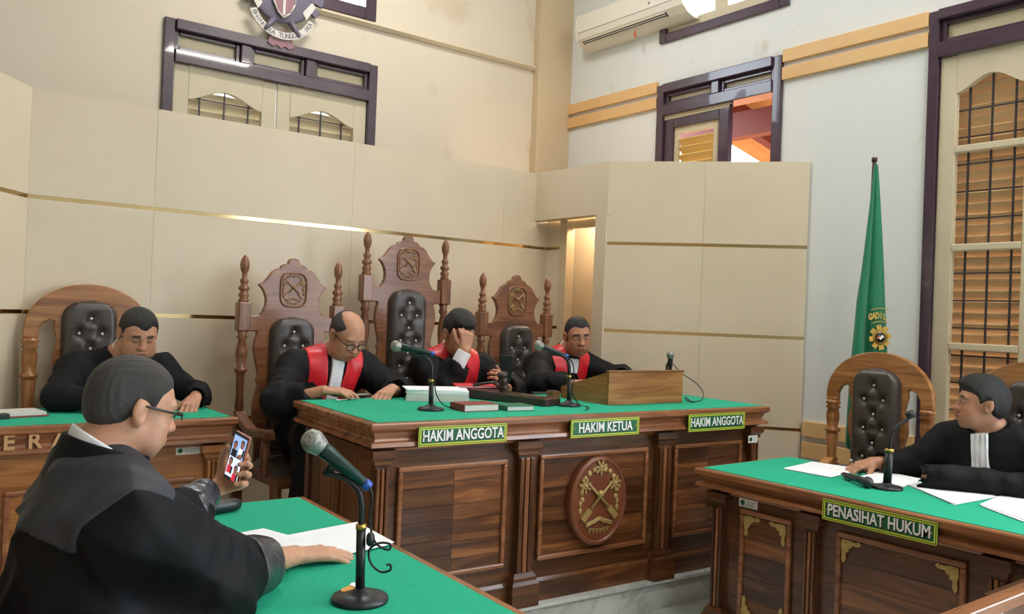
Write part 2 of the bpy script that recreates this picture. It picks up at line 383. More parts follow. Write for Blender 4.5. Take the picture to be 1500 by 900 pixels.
# ------------------------------------------------------------------ windows
def make_window(name, u0, u1, z0, z1, right, transoms, zt, leaves, slat, pitch=.06, grille=True, arch=True, frame='maroon', fw=.07, leaf_z0=None, skip_leaf=()):
    root = thing(name, (XR, 0, 0) if right else (0, YB, 0), -math.pi/2 if right else 0, kind=S_)
    d0, d1 = -.025, .12
    B = lambda nm, a, b, c, d, y0=d0, y1=d1, mt=frame, bv=.006: MB().box(a, b, y0, y1, c, d).build(nm, mt, root, bevel=bv)
    B('frame_jamb', u0, u0+fw, z0, z1); B('frame_jamb', u1-fw, u1, z0, z1); B('frame_head', u0+fw, u1-fw, z1-fw, z1, d0-.02); B('frame_sill', u0+fw, u1-fw, z0, z0+fw)
    if zt: B('transom_rail', u0+fw, u1-fw, zt, zt+.085, d0-.01)
    iw = u1-u0-2*fw
    if zt:
        tw = iw/transoms
        for i in range(transoms):
            a = u0+fw+i*tw; zb, zz = zt+.085, z1-fw
            if i: B('mullion', a-.035, a+.035, zb, zz)
            lo, hi = a+(.035 if i else 0), a+tw-(.035 if i < transoms-1 else 0)
            for s in ((lo, lo+.03, zb, zz), (hi-.03, hi, zb, zz), (lo+.03, hi-.03, zb, zb+.028), (lo+.03, hi-.03, zz-.028, zz)): B('sash', *s, .0, .06)
            B('pane', lo+.03, hi-.03, zb+.028, zz-.028, .03, .036, 'frosted', 0)
    zt = zt or z1-fw
    lw = iw/leaves
    for i in range(leaves):
        if i in skip_leaf: continue
        a, b = u0+fw+i*lw+.004, u0+fw+(i+1)*lw-.004; st = min(.1, lw*.17)
        lz0, lz1 = z0+fw, zt
        B('leaf_stile', a, a+st, lz0, lz1, .0, .045, 'shutter_cream'); B('leaf_stile', b-st, b, lz0, lz1, .0, .045, 'shutter_cream')
        # top rail with a curved lower edge
        n = 14; c0, c1 = a+st, b-st; drop = .17 if arch else .1
        poly = [(c0, lz1), (c0, lz1-drop-.05)]
        for q in range(n+1):
            t_ = q/n; e = math.sin(math.pi*t_)**1.6
            poly.append((c0+(c1-c0)*t_, lz1-drop-.05+(.085*e if arch else .04)))
        poly += [(c1, lz1)]
        MB().prism(poly, .0, .045).build('top_rail', 'shutter_cream', root)
        zs = [lz0]
        while zs[-1]+.62 < lz1-drop-.2: zs.append(zs[-1]+.56)
        zs.append(lz1-drop)
        for q, z in enumerate(zs[1:-1]): B('lock_rail', a+st, b-st, z-.02, z+.02, -.005, .045, 'shutter_cream')
        B('bottom_rail', a+st, b-st, lz0, lz0+.08, 0, .045, 'shutter_cream')
        # slats, each its own piece, tilted
        sm = None; z = lz0+.1
        while z < lz1-drop+.04:
            if sm is None:
                t = math.radians(54); h = pitch*.62
                o = MB().obox((0, 0, 0), (1, 0, 0), (0, math.cos(t), -math.sin(t)), (0, math.sin(t), math.cos(t)), ((b-a)/2-st*.5, h*1.08, .006)).build('slat', slat, root); sm = o.data
            else: o = new_obj('slat', sm, root)
            o.location = ((a+b)/2, .085, z); z += pitch
        if grille:
            for q in range(1, 4): B('grille_bar', a+st+(b-a-2*st)*(q-.5)/3-.005, a+st+(b-a-2*st)*(q-.5)/3+.005, lz0, lz1-.1, .03, .04, 'iron', 0)
            z = lz0+.2
            while z < lz1-drop: B('grille_bar', a+st, b-st, z-.004, z+.004, .034, .042, 'iron', 0); z += .155
    return root
zt1 = P(400, 121, Y=YB)[2]
make_window('window_1', *w1, False, 3, zt1, 2, 'shutter_cream', .062)
make_window('window_5', *w5, False, 1, None, 3, 'slat_paint', grille=False, arch=False, skip_leaf=(0, 1, 2), fw=.09)
zt2 = ur(1057, 153)[1]
make_window('window_2', *w2, True, 2, zt2, 2, 'slat_yellow', .062, grille=False, arch=False, skip_leaf=(0, 1))
zt3 = ur(1368, 88)[1]
make_window('window_3', *w3, True, 2, zt3, 2, 'slat_paint', .062, fw=.06)
wx = make_window('window_4', *w4, True, 1, None, 2, 'slat_paint', grille=False, arch=False, skip_leaf=(0, 1))
for i in range(2):   # clerestory casements: cream sashes round bright glass
    a = w4[0]+.07+i*(w4[1]-w4[0]-.14)/2; b = a+(w4[1]-w4[0]-.14)/2; z0, z1 = w4[2]+.07, w4[3]-.07
    for s in ((a, a+.06, z0, z1), (b-.06, b, z0, z1), (a+.06, b-.06, z0, z0+.07), (a+.06, b-.06, z1-.07, z1), ((a+b)/2-.01, (a+b)/2+.01, z0+.07, z1-.07)): MB().box(s[0], s[1], .0, .04, s[2], s[3]).build('sash', 'shutter_cream', wx)
# small yellow louvred leaf hung in the left half of window_2
wroot = [o for o in COL.objects if o.name == 'window_2'][0]
a, b = w2[0]+.07, w2[0]+.07+(w2[1]-w2[0]-.14)*.62
for s in ((a, a+.09, w2[2]+.07, zt2), (b-.09, b, w2[2]+.07, zt2), (a+.09, b-.09, zt2-.1, zt2-.03)): MB().box(s[0], s[1], .0, .05, s[2], s[3]).build('sash', 'maroon', wroot, bevel=.005)
for s in ((a+.09, a+.125, w2[2]+.1, zt2-.1), (b-.15, b-.115, w2[2]+.1, zt2-.1), (a+.125, b-.15, zt2-.15, zt2-.1)): MB().box(s[0], s[1], .02, .05, s[2], s[3]).build('leaf_stile', 'shutter_cream', wroot)
sm = None; z = zt2-.22
while z > 1.6:
    if sm is None:
        t = math.radians(48); o = MB().obox((0, 0, 0), (1, 0, 0), (0, math.cos(t), -math.sin(t)), (0, math.sin(t), math.cos(t)), ((b-a-.275)/2, .042, .006)).build('slat', 'slat_yellow', wroot); sm = o.data
    else: o = new_obj('slat', sm, wroot)
    o.location = ((a+b)/2-.0125, .06, z); z -= .062
MB().box(a+.0, b+.62*.0+.0, -.005, .03, zt2-.03, zt2).build('leaf_head', 'shutter_cream', wroot)

tag(MB().box(-30, 40, -30, 40, -.5, -.14).build('ground', 'yard_ground'), kind=S_)
tag(MB().box(9.6, 9.8, 5.0, 11.0, -.14, 3.4).build('wall_neighbour', 'porch_brick'), kind=S_)
# porch roof outside the right wall: boards on red beams
pr = thing('porch_roof', (XR+.2, 0, 0), 0, kind=S_)
for i in range(20):
    y0 = 1.2+.22*i
    mb = MB(); mb.prism([(0, 3.75), (4.4, 2.73), (4.4, 2.75), (0, 3.77)], y0, y0+.216); mb.build('roof_board', 'porch_board', pr)
for y in (2.2, 3.1, 4.0, 4.9):
    MB().prism([(0, 3.55), (4.4, 2.53), (4.4, 2.73), (0, 3.75)], y, y+.1).build('rafter', 'porch_beam', pr)
for x, zz in ((.9, 3.4), (2.2, 3.1)): MB().box(x, x+.12, 1.2, 5.6, zz-.2-.12, zz-.12+.02).build('purlin', 'porch_beam', pr)
# ================================================================== DESKS
def desk(name, loc, rz, L, D, H, pil, panels, wd='bench', lipw='lip', cor=.10, boards=(2, 5), felt_in=.03, sides=True, board_wd=None, ornaments=False):
    """desk in its own frame: x along the front, y towards the sitter, z up"""
    root = thing(name, loc, rz); bwd = board_wd or wd
    top = MB().box(.012, L-.012, .012, D-.01, H-.03, H).build('worktop', wd+'_x', root)
    c = cor
    prof = [(-.03, H+.002), (-.004, H), (.0, H-.006), (0, H-.026), (-.01, H-.034), (-.02, H-.04), (-.03, H-c*.66), (-.026, H-c+.026), (-.006, H-c+.02), (-.004, H-c+.004), (-.03, H-c), (-.055, H-c-.012), (-.06, H-c-.02), (-.06, H-.03)]
    MB().sweep(prof, [(0, D), (0, 0), (L, 0), (L, D)]).build('cornice', lipw+'_x', root)
    MB().box(felt_in, L-felt_in, felt_in, D-.02, H, H+.005).build('felt_cover', 'felt', root, bevel=.002)
    hb = H-c-.012
    MB().box(.06, L-.06, .07, .09, .0, hb).build('front_board', wd+'_x', root)
    for xs in ((.06, .085), (L-.085, L-.06)):
        MB().box(xs[0], xs[1], .09, D-.06, 0, hb).build('side_board', wd+'_z', root)
    if sides:       # vertical boards and stiles on both ends
        for sgn, x0 in ((-1, .06), (1, L-.06)):
            n = 5; w = (D-.2)/n
            for i in range(n):
                a = .1+i*w; MB().box(min(x0, x0+sgn*.006), max(x0, x0+sgn*.006), a+.002, a+w-.002, .14, hb-.06).build('plank', wd+'_z', root)
            for a in (.085, .1+2.5*w-.03, D-.12): MB().box(min(x0, x0+sgn*.016), max(x0, x0+sgn*.016), a, a+.05, .1, hb-.04).build('stile', wd+'_z', root, bevel=.003)
            for z in (.08, hb-.055): MB().box(min(x0, x0+sgn*.018), max(x0, x0+sgn*.018), .07, D-.06, z, z+.05).build('end_rail', wd+'_y', root, bevel=.003)
    for a, b in pil:
        w = b-a; sh = MB()
        sh.box(a+.008, b-.008, .045, .07, .13, hb-.06)
        p = sh.build('pilaster', wd+'_z', root)
        for q in range(3):
            u = a+.008+(w-.016)*q/3; MB().box(u+.003, u+(w-.016)/3-.003, .032, .046, .15, hb-.075).build('reed', lipw+'_z' if q == 1 else wd+'_z', p, bevel=.004)
        MB().sweep([(0, hb-.065), (.012, hb-.06), (.012, hb-.045), (.026, hb-.03), (.026, hb), (0, hb)], [(a+.01, .07), (a+.01, .045), (b-.01, .045), (b-.01, .07)]).build('capital', wd+'_x', p)
        MB().sweep([(0, .0), (.032, .0), (.032, .10), (.022, .115), (.022, .13), (.008, .15), (0, .15)], [(a+.01, .07), (a+.01, .045), (b-.01, .045), (b-.01, .07)]).build('plinth_block', wd+'_x', p)
    for i in range(len(pil)-1):      # base rail between pilasters
        a, b = pil[i][1]+.01, pil[i+1][0]-.01
        MB().sweep([(0, .0), (.012, 0), (.012, .09), (.004, .105), (0, .105)], [(a, .07), (b, .07)]).build('base_rail', wd+'_x', root)
    for (a, b, z0, z1) in panels:
        fr = MB().sweep([(0, 0), (.0, .0)], [(0, 0), (1, 0)]) if False else None
        mb = MB(); t = .022
        for s in ((a, b, z1-t, z1), (a, b, z0, z0+t), (a, a+t, z0+t, z1-t), (b-t, b, z0+t, z1-t)): mb.box(s[0], s[1], .05, .07, s[2], s[3])
        fr = mb.build('panel_frame', lipw+'_x', root, bevel=.006)
        nc, nr = boards; zs = [z0+t]+[z0+t+(z1-z0-2*t)*(j+random.uniform(-.18, .18))/nr for j in range(1, nr)]+[z1-t]
        for ci in range(nc):
            u0, u1 = a+t+(b-a-2*t)*ci/nc, a+t+(b-a-2*t)*(ci+1)/nc
            for j in range(nr):
                zz = zs if ci == 0 else [zs[0]]+[z+.02*math.sin(7*z+3) for z in zs[1:-1]]+[zs[-1]]
                MB().box(u0+.0008, u1-.0008, .062+random.uniform(0, .002), .072, zz[j]+.0008, zz[j+1]-.0008).build('plank', ('plank' if bwd == 'bench' else bwd)+'_x', root)
        if ornaments:      # gilt leaf corners
            for sx, sz, cx, cz in ((1, -1, a+t, z1-t), (-1, -1, b-t, z1-t), (1, 1, a+t, z0+t), (-1, 1, b-t, z0+t)):
                pts = [(.004, .004), (.03, .002), (.06, .006), (.078, .001), (.088, .012), (.075, .022), (.052, .022), (.045, .034), (.034, .036), (.034, .05), (.022, .055), (.024, .08), (.014, .098), (.004, .085), (.007, .06), (.001, .03)]
                m2 = MB(); poly = [(cx+sx*x, cz+sz*z) for x, z in pts]; m2.prism(poly, .05, .062)
                for x, z, r in ((.02, .02, .012), (.05, .012, .007), (.013, .055, .007), (.07, .011, .005), (.013, .08, .005)): m2.ball((cx+sx*x, .051, cz+sz*z), (r, .006, r*1.1), 10, 6)
                m2.build('corner_ornament', 'gilt', root, bevel=.002)
    return root
def sign(words, loc, rz, w, h, label, size, sx):
    t = thing('name_sign', loc, rz, label, 'sign')
    MB().box(-w/2, w/2, -.004, .004, -h/2, h/2).build('plate', 'sign_green', t, bevel=.002)
    e = .007; mb = MB(); b = .0045
    for s in ((-w/2+e, w/2-e, h/2-e-b, h/2-e), (-w/2+e, w/2-e, -h/2+e, -h/2+e+b), (-w/2+e, -w/2+e+b, -h/2+e+b, h/2-e-b), (w/2-e-b, w/2-e, -h/2+e+b, h/2-e-b)): mb.box(s[0], s[1], -.0055, -.004, s[2], s[3])
    mb.build('border_line', 'sign_yellow', t)
    mb = MB()
    for s in ((-w/2, w/2, h/2-.003, h/2), (-w/2, w/2, -h/2, -h/2+.003), (-w/2, -w/2+.003, -h/2, h/2), (w/2-.003, w/2, -h/2, h/2)): mb.box(s[0], s[1], -.0052, -.004, s[2], s[3])
    mb.build('rim', 'sign_yellow', t)
    text(words, size, 'sign_black', t, (.0025, -.0048, -.0035), (math.pi/2, 0, 0), 'letter_shadow', .0004, sx, size*.045)
    text(words, size, 'sign_white', t, (0, -.006, 0), (math.pi/2, 0, 0), 'lettering', .0006, sx, size*.018)
    for s in (-1, 1): MB().lathe([(.0045, 0), (.0045, .002), (.002, .004)], (s*(w/2-.022), -.004, 0), 10, (0, -1, 0)).build('screw', 'brass', t)
    return t
def paper_tag(loc, rz, w, h, label):
    t = thing('inventory_tag', loc, rz, label, 'tag')
    MB().box(-w/2, w/2, -.001, 0, -h/2, h/2).build('tag_sheet', 'label_white', t)
    MB().lathe([(h*.3, 0), (h*.3, .0006)], (-w/2+h*.5, -.001, 0), 16, (0, -1, 0)).build('seal_print', 'label_green', t)
    mb = MB()
    for z in (.2, -.02, -.24): mb.box(-w/2+h*1.05, w/2-h*(.2 if z > 0 else .5), -.0014, -.001, (z-.045)*h, (z+.045)*h)
    mb.build('text_lines', 'label_grey', t)
    return t

# main bench
jb = desk('judges_bench', (BX, BY, .15), _a, 2.39, .88, .85, [(.035, .111), (.735, .836), (1.587, 1.688), (2.28, 2.356)],
          [(.153, .69, .18, .66), (.87, 1.54, .185, .667), (1.724, 2.235, .19, .667)], boards=(2, 6))
tag(jb, 'long dark wooden judges bench with green felt top and oval carved medallion', 'bench')
# the oval medallion on the middle panel
MED = (1.205, .04, .434)
n = 40
rim = MB(); ov = lambda a, b, s=1: [(MED[0]+a*math.cos(2*math.pi*i/n), MED[2]+b*math.sin(2*math.pi*i/n)) for i in range(n)]
rim.prism(ov(.175, .212), .03, .062); md = rim.build('medallion', 'medallion', jb, bevel=.006)
r2 = MB(); v = []; f = []
for i in range(n):
    c_, s_ = math.cos(2*math.pi*i/n), math.sin(2*math.pi*i/n)
    for k_, y in ((.172, .03), (.166, .022), (.157, .022), (.151, .03)): v.append((MED[0]+k_*c_, y, MED[2]+(k_+.037)*s_))
for i in range(n):
    for q in range(3): f.append((i*4+q, ((i+1) % n)*4+q, ((i+1) % n)*4+q+1, i*4+q+1))
r2.add(v, f, True).build('rim', 'medallion', md)
def emblem_relief(parent, cx, y, cz, s, mat, base_name='relief', letters=True):
    """wreath, crossed oars, boss and ribbon, about 1 x 1.2 units times s"""
    E_ = lambda nm, mb: mb.build(nm, mat, parent)
    Q = lambda x, z, d=0: (cx+x*s, y-d*s, cz+z*s)
    mb = MB()
    for i in range(13):                       # wreath beads over the top
        a = math.radians(-18+216*i/12); x, z = .40*math.cos(a), .08+.40*math.sin(a)
        mb.ball(Q(x, z), (.055*s, .035*s, .055*s), 8, 6)
    for sx in (-1, 1):
        for z in (-.12, -.24): mb.ball(Q(sx*.42, z), (.04*s, .03*s, .06*s), 8, 6)
    E_('wreath', mb)
    for px, pz in ((-.34, .2), (.34, .2), (0, .5)):
        mb = MB()
        for i in range(7):
            a = 2*math.pi*i/7+.3; mb.obox(Q(px+.06*math.cos(a), pz+.06*math.sin(a), .02), (math.cos(a), 0, math.sin(a)), (-math.sin(a), 0, math.cos(a)), (0, 1, 0), (.075*s, .018*s, .022*s))
        mb.ball(Q(px, pz, .03), .035*s, 8, 6); E_('leaf_cluster', mb)
    for sx in (-1, 1):
        mb = MB(); d = Vector((sx*.62, 0, -.66)).normalized(); nrm = Vector((d.z, 0, -d.x))
        mb.tube([Q(-sx*.28, .24, .03), Q(sx*.2, -.2, .03)], .024*s, 8)
        mb.obox(Q(sx*.30, -.31, .02), tuple(d), tuple(nrm), (0, 1, 0), (.12*s, .055*s, .03*s)); E_('crossed_oar', mb)
    E_('boss', MB().ball(Q(0, .03, .04), (.075*s, .05*s, .075*s), 12, 8))
    mb = MB(); pts = []
    for i in range(13):
        t = i/12; x = -.3+.6*t; pts.append(Q(x, -.46+.10*math.exp(-((t-.5)/.14)**2)-.02*math.cos(4*math.pi*t), .02))
    for o in (0, -.035): mb.tube([(p[0], p[1], p[2]+o*s) for p in pts], .022*s, 6)
    E_('ribbon', mb)
    if letters:
        mb = MB()
        for i in range(6):
            x = -.2+.08*i; mb.obox(Q(x, -.62+.03*abs(i-2.5)/2.5, .0), (1, 0, 0), (0, 1, 0), (0, 0, 1), (.014*s, .02*s, .04*s)); mb.obox(Q(x+.02, -.6+.03*abs(i-2.5)/2.5, .0), (1, 0, 0), (0, 1, 0), (0, 0, 1), (.03*s, .02*s, .012*s))
        E_('motto_band', mb)
emblem_relief(md, MED[0], .03, MED[2]+.025, .27, 'gold_relief')
def bpt(x, y, z): p = bw(x, y); return (p[0], p[1], z+.15)
sign('HAKIM ANGGOTA', bpt(.418, -.006, .791), _a, .43, .08, 'green HAKIM ANGGOTA sign on the bench below the red book', .064, .74)
sign('HAKIM KETUA', bpt(1.197, -.006, .789), _a, .42, .083, 'green HAKIM KETUA sign above the oval medallion', .064, .80)
sign('HAKIM ANGGOTA', bpt(1.96, -.006, .785), _a, .425, .088, 'green HAKIM ANGGOTA sign beside the empty lectern box end of bench', .064, .74)
paper_tag(bpt(2.29, .028, .672), _a, .075, .04, 'small white paper tag on the bench under its end sign')

# lawyer desk
LX, LY = 3.11, 2.615
ld = desk('lawyer_desk', (LX, LY, 0), -math.pi/2, 1.91, .72, .77, [(.075, .15), (.554, .627), (1.283, 1.356), (1.76, 1.835)],
          [(.225, .49, .12, .62), (.70, 1.21, .12, .625), (1.42, 1.685, .12, .62)], boards=(1, 5), ornaments=True, cor=.085)
tag(ld, 'dark wooden counsel desk with green felt top and gilt corner ornaments', 'desk')
sign('PENASIHAT HUKUM', (LX-.006, LY-.905, .718), -math.pi/2, .46, .083, 'green PENASIHAT HUKUM sign on the counsel desk', .064, .72)
paper_tag((LX+.068, LY-.258, .645), -math.pi/2, .1, .04, 'white paper tag on the counsel desk beside its gilt corner panel')

# clerk desk
CX0 = -.62
cd = desk('clerk_desk', (CX0, 3.92, .15), 0, 1.413-CX0, .62, .77, [(.06, .14), (1.0-.04, 1.04), (1.895, 1.975)],
          [(.2, .9, .1, .5), (1.10, 1.60, .1, .5), (1.66, 1.86, .1, .5)], wd='oak', boards=(1, 4), cor=.115)
tag(cd, 'brown wooden clerk desk with PANITERA lettering and green felt top', 'desk')
for i, ch in enumerate('PANITERA'): text(ch, .088, 'carved_letter', cd, (.345-CX0+(i-3.5)*.092, .018, .705), (math.pi/2, 0, 0), 'carved_letter', .006, 1.0, .002)
paper_tag((1.207, 3.92+.066, .77), 0, .11, .037, 'white paper tag on the clerk desk')
for i, z in enumerate((.40, .33, .26)): MB().ball((.57-CX0-.12, .06, z), (.014, .008, .012), 10, 6).build('stud', 'black_plastic', cd)

# prosecutor desk in the foreground
FGR = math.radians(87.8)
fg = desk('prosecutor_desk', (1.222, .905, 0), FGR, 2.0, .655, .76, [(.06, .135), (.62, .695), (1.30, 1.375), (1.87, 1.945)],
          [(.2, .56, .12, .6), (.76, 1.24, .12, .6), (1.44, 1.80, .12, .6)], boards=(1, 4), cor=.085)
tag(fg, 'green topped wooden prosecutor desk with gooseneck microphone and papers on it', 'desk')

# low wooden barrier beside the counsel desk
br = thing('wooden_barrier', (1.75, .97, 0), 0, 'low wooden barrier with pale top rail and carved ornament, before the counsel desk', 'barrier')
MB().box(0, 1.25, 0, .045, .715, .75).build('top_rail', 'lip_x', br, bevel=.004)
MB().box(.02, 1.23, .008, .03, .12, .715).build('front_board', 'bench_x', br)
for x in (.02, .6, 1.17): MB().box(x, x+.06, .0, .04, 0, .72).build('post', 'bench_z', br, bevel=.004)
MB().box(.08, 1.17, .002, .04, .1, .16).build('bottom_rail', 'bench_x', br, bevel=.004)
MB().box(.79, 1.24, .05, .11, .69, .715).build('shelf', 'bench_x', br, bevel=.003)
MB().box(.82, 1.2, .055, .1, .3, .69).build('shelf_bracket', 'bench_z', br)
mb = MB(); pts = [(0, 0), (.02, -.01), (.035, .01), (.03, .04), (.04, .07), (.02, .09), (-.005, .08), (.0, .05), (-.012, .025)]
mb.prism([(.80+x, .58+z) for x, z in pts], -.004, .008); mb.build('ornament', 'label_white', br, bevel=.002)

# ================================================================== CHAIRS
def sym(half): return half+[(-x, z) for x, z in reversed(half) if abs(x) > 1e-6]
def tufted(w, z0, z1, y, parent, btn, depth=.05, name='backrest_cushion'):
    """padded leather back: arched top, dimples at the buttons, facing -y"""
    nx, nz = 25, 49; v = []; f = []
    for j in range(nz):
        for i in range(nx):
            s, t = i/(nx-1)*2-1, j/(nz-1); z = z0+(z1-z0)*t
            hw = w/2*(1 if z < z1-w*.36 else math.sqrt(max(0, 1-((z-(z1-w*.36))/(w*.36))**2))**.8)
            hw = max(hw, w*.05); x = s*hw
            e = min(1, (1-abs(s))*5)**.5*min(1, (1-t)*(z1-z0)/.03)**.5*min(1, t*(z1-z0)/.03+.3)**.5
            d = depth*e
            for bx, bz in btn:
                r = math.hypot(x-bx, z-bz); d -= .022*math.exp(-(r/.022)**2)
            for q in range(len(btn)):          # creases between neighbouring buttons
                for w_ in range(q+1, len(btn)):
                    a, b = Vector(btn[q]), Vector(btn[w_]); L = (b-a).length
                    if L < .125:
                        t_ = max(0, min(1, (Vector((x, z))-a).dot(b-a)/L**2)); rr = (Vector((x, z))-a-(b-a)*t_).length
                        d -= .010*math.exp(-(rr/.008)**2)
            v.append((x, y-max(d, .0), z))
    for j in range(nz-1):
        for i in range(nx-1): f.append((j*nx+i, j*nx+i+1, (j+1)*nx+i+1, (j+1)*nx+i))
    nv = len(v); edge = [j*nx for j in range(nz)]+[(nz-1)*nx+i for i in range(1, nx)]+[j*nx+nx-1 for j in range(nz-2, -1, -1)]+[i for i in range(nx-2, 0, -1)]
    v += [(v[i][0], y+.012, v[i][2]) for i in edge]; m_ = len(edge)
    f += [(edge[i], edge[(i+1) % m_], nv+(i+1) % m_, nv+i) for i in range(m_)]+[tuple(nv+i for i in range(m_))]
    cu = MB().add(v, f, True).build(name, 'leather', parent)
    bm_ = None
    for bx, bz in btn:
        if bm_ is None: o = MB().ball((0, 0, 0), (.0085, .006, .0085), 10, 6).build('button', 'button', cu); bm_ = o.data
        else: o = new_obj('button', bm_, cu)
        o.location = (bx, y-depth+.019, bz)
    return cu
def diamond(z_top, z_bot):
    out = []; z = z_top; r = 0
    while z > z_bot:
        out += [(0, z)] if r % 2 == 0 else [(-.055, z), (.055, z)]; z -= .078; r += 1
    return out
def chair_base(t, w, sh, wm, sd=.5):
    MB().box(-w/2+.03, w/2-.03, -sd, -.01, sh-.1, sh-.04).build('seat_frame', wm+'_x', t, bevel=.006)
    mb = MB(); n_ = 9; v = []; f = []
    for j in range(n_):
        for i in range(n_):
            s, r = i/(n_-1)*2-1, j/(n_-1)*2-1; v.append((s*(w/2-.04), -sd/2-.01+r*(sd/2-.02), sh-.04+.05*((1-s**4)*(1-r**4))**.4))
    for j in range(n_-1):
        for i in range(n_-1): f.append((j*n_+i, j*n_+i+1, (j+1)*n_+i+1, (j+1)*n_+i))
    mb.add(v, f, True); mb.build('seat_cushion', 'leather', t)
    leg = [(.018, 0), (.022, .02), (.016, .05), (.024, .12), (.028, .2), (.02, .26), (.03, .28), (.03, sh-.05)]
    for s in (-1, 1):
        MB().lathe(leg, (s*(w/2-.04), -sd+.04, 0), 14).build('leg', wm+'_z', t)
        MB().box(s*(w/2)-.028, s*(w/2)+.028, -.03, .03, 0, sh+.2).build('leg', wm+'_z', t, bevel=.006)
        # arm rest with a drooping curve and its front support
        pts = [(s*w/2, -.02, sh+.23), (s*w/2, -.1, sh+.19), (s*w/2, -.2, sh+.16), (s*w/2, -.32, sh+.165), (s*w/2, -.42, sh+.18), (s*w/2, -.46, sh+.165)]
        mb = MB(); m2 = []
        for p in pts: m2 += [(p[0]-.03, p[1], p[2]+.018), (p[0]+.03, p[1], p[2]+.018), (p[0]+.03, p[1], p[2]-.022), (p[0]-.03, p[1], p[2]-.022)]
        ff = [tuple(range(4)), tuple(range(len(m2)-1, len(m2)-5, -1))]
        for i in range(len(pts)-1):
            for q in range(4): ff.append((i*4+q, (i+1)*4+q, (i+1)*4+(q+1) % 4, i*4+(q+1) % 4))
        mb.add(m2, ff); mb.build('arm_rest', wm+'_y', t, bevel=.008)
        MB().lathe([(.02, 0), (.026, .03), (.018, .06), (.026, .12), (.02, .19)], (s*w/2, -.4, sh-.05), 14).build('arm_support', wm+'_z', t)
    MB().box(-w/2+.03, w/2-.03, -sd/2-.02, -sd/2+.02, .14, .18).build('stretcher', wm+'_x', t, bevel=.004)
def judge_chair(loc, rz, top, label, group=None, rel='chair_relief'):
    """top = crest height; carved back board, turned posts with finials; faces -y"""
    w, sh, wm = .56, .47, 'chair'
    t = thing('judge_chair', loc, rz, label, 'chair', group)
    chair_base(t, w, sh, wm)
    T = top
    half = [(0, T), (.022, T-.004), (.034, T-.018), (.036, T-.034), (.055, T-.036), (.075, T-.048), (.082, T-.062), (.105, T-.066), (.13, T-.085), (.15, T-.115), (.175, T-.145), (.205, T-.16),
            (.185, T-.178), (.168, T-.205), (.158, T-.24), (.16, T-.275), (.172, T-.305), (.19, T-.33), (w/2, T-.335), (w/2, T-.42), (.205, T-.42), (.2, T-.43),
            (.212, T-.47), (.216, T-.52), (.205, T-.58), (.19, T-.64), (.186, T-.67), (.196, T-.69), (.186, T-.72), (.2, T-.78), (.212, T-.84), (.205, T-.92), (.19, sh+.05), (.19, sh-.06)]
    MB().prism(sym(half), -.016, .016).build('back_board', wm+'_x', t, bevel=.006)
    # framed carving
    fr = MB(); v = []; f = []; nn = 36; cz = T-.18
    def sq(a, hx, hz): c_, s_ = math.cos(a), math.sin(a); return (hx*math.copysign(abs(c_)**.55, c_), hz*math.copysign(abs(s_)**.55, s_))
    for i in range(nn):
        a = 2*math.pi*i/nn
        for k_, y in ((1.0, -.016), (.97, -.026), (.91, -.026), (.88, -.016)): x, z = sq(a, .082*k_, .102*k_); v.append((x, y, cz+z))
    for i in range(nn):
        for q in range(3): f.append((i*4+q, ((i+1) % nn)*4+q, ((i+1) % nn)*4+q+1, i*4+q+1))
    crv = fr.add(v, f, True).build('carving_frame', wm+'_x', t)
    emblem_relief(crv, 0, -.018, cz+.012, .15, rel)
    tufted(.265, sh+.02, T-.335, -.018, t, diamond(T-.42, sh+.1))
    for s in (-1, 1):
        x = s*w/2
        MB().box(x-.034, x+.034, -.034, .034, T-.42, T-.26).build('post_block', wm+'_z', t, bevel=.006)
        prof = [(.026, T-.262), (.03, T-.25), (.022, T-.24), (.028, T-.225), (.028, T-.215), (.018, T-.205), (.03, T-.19), (.03, T-.18), (.016, T-.165), (.022, T-.15), (.024, T-.14), (.014, T-.13), (.014, T-.10), (.022, T-.085), (.026, T-.055), (.022, T-.03), (.01, T-.008), (.003, T)]
        MB().lathe(prof, (x, 0, 0), 18).build('finial', wm+'_z', t)
        a, b = sh+.2, T-.42; h = b-a
        prof = [(.03, a), (.034, a+.01), (.02, a+.02), (.033, a+.035), (.02, a+.05), (.026, a+.06), (.02, a+.28*h), (.024, a+.5*h), (.024, a+.52*h), (.036, a+.55*h), (.036, a+.57*h), (.022, a+.59*h), (.032, a+.72*h), (.032, a+.78*h), (.018, a+.9*h), (.03, a+.93*h), (.022, a+.96*h), (.03, b)]
        MB().lathe(prof, (x, 0, 0), 18).build('post', wm+'_z', t)
    return t
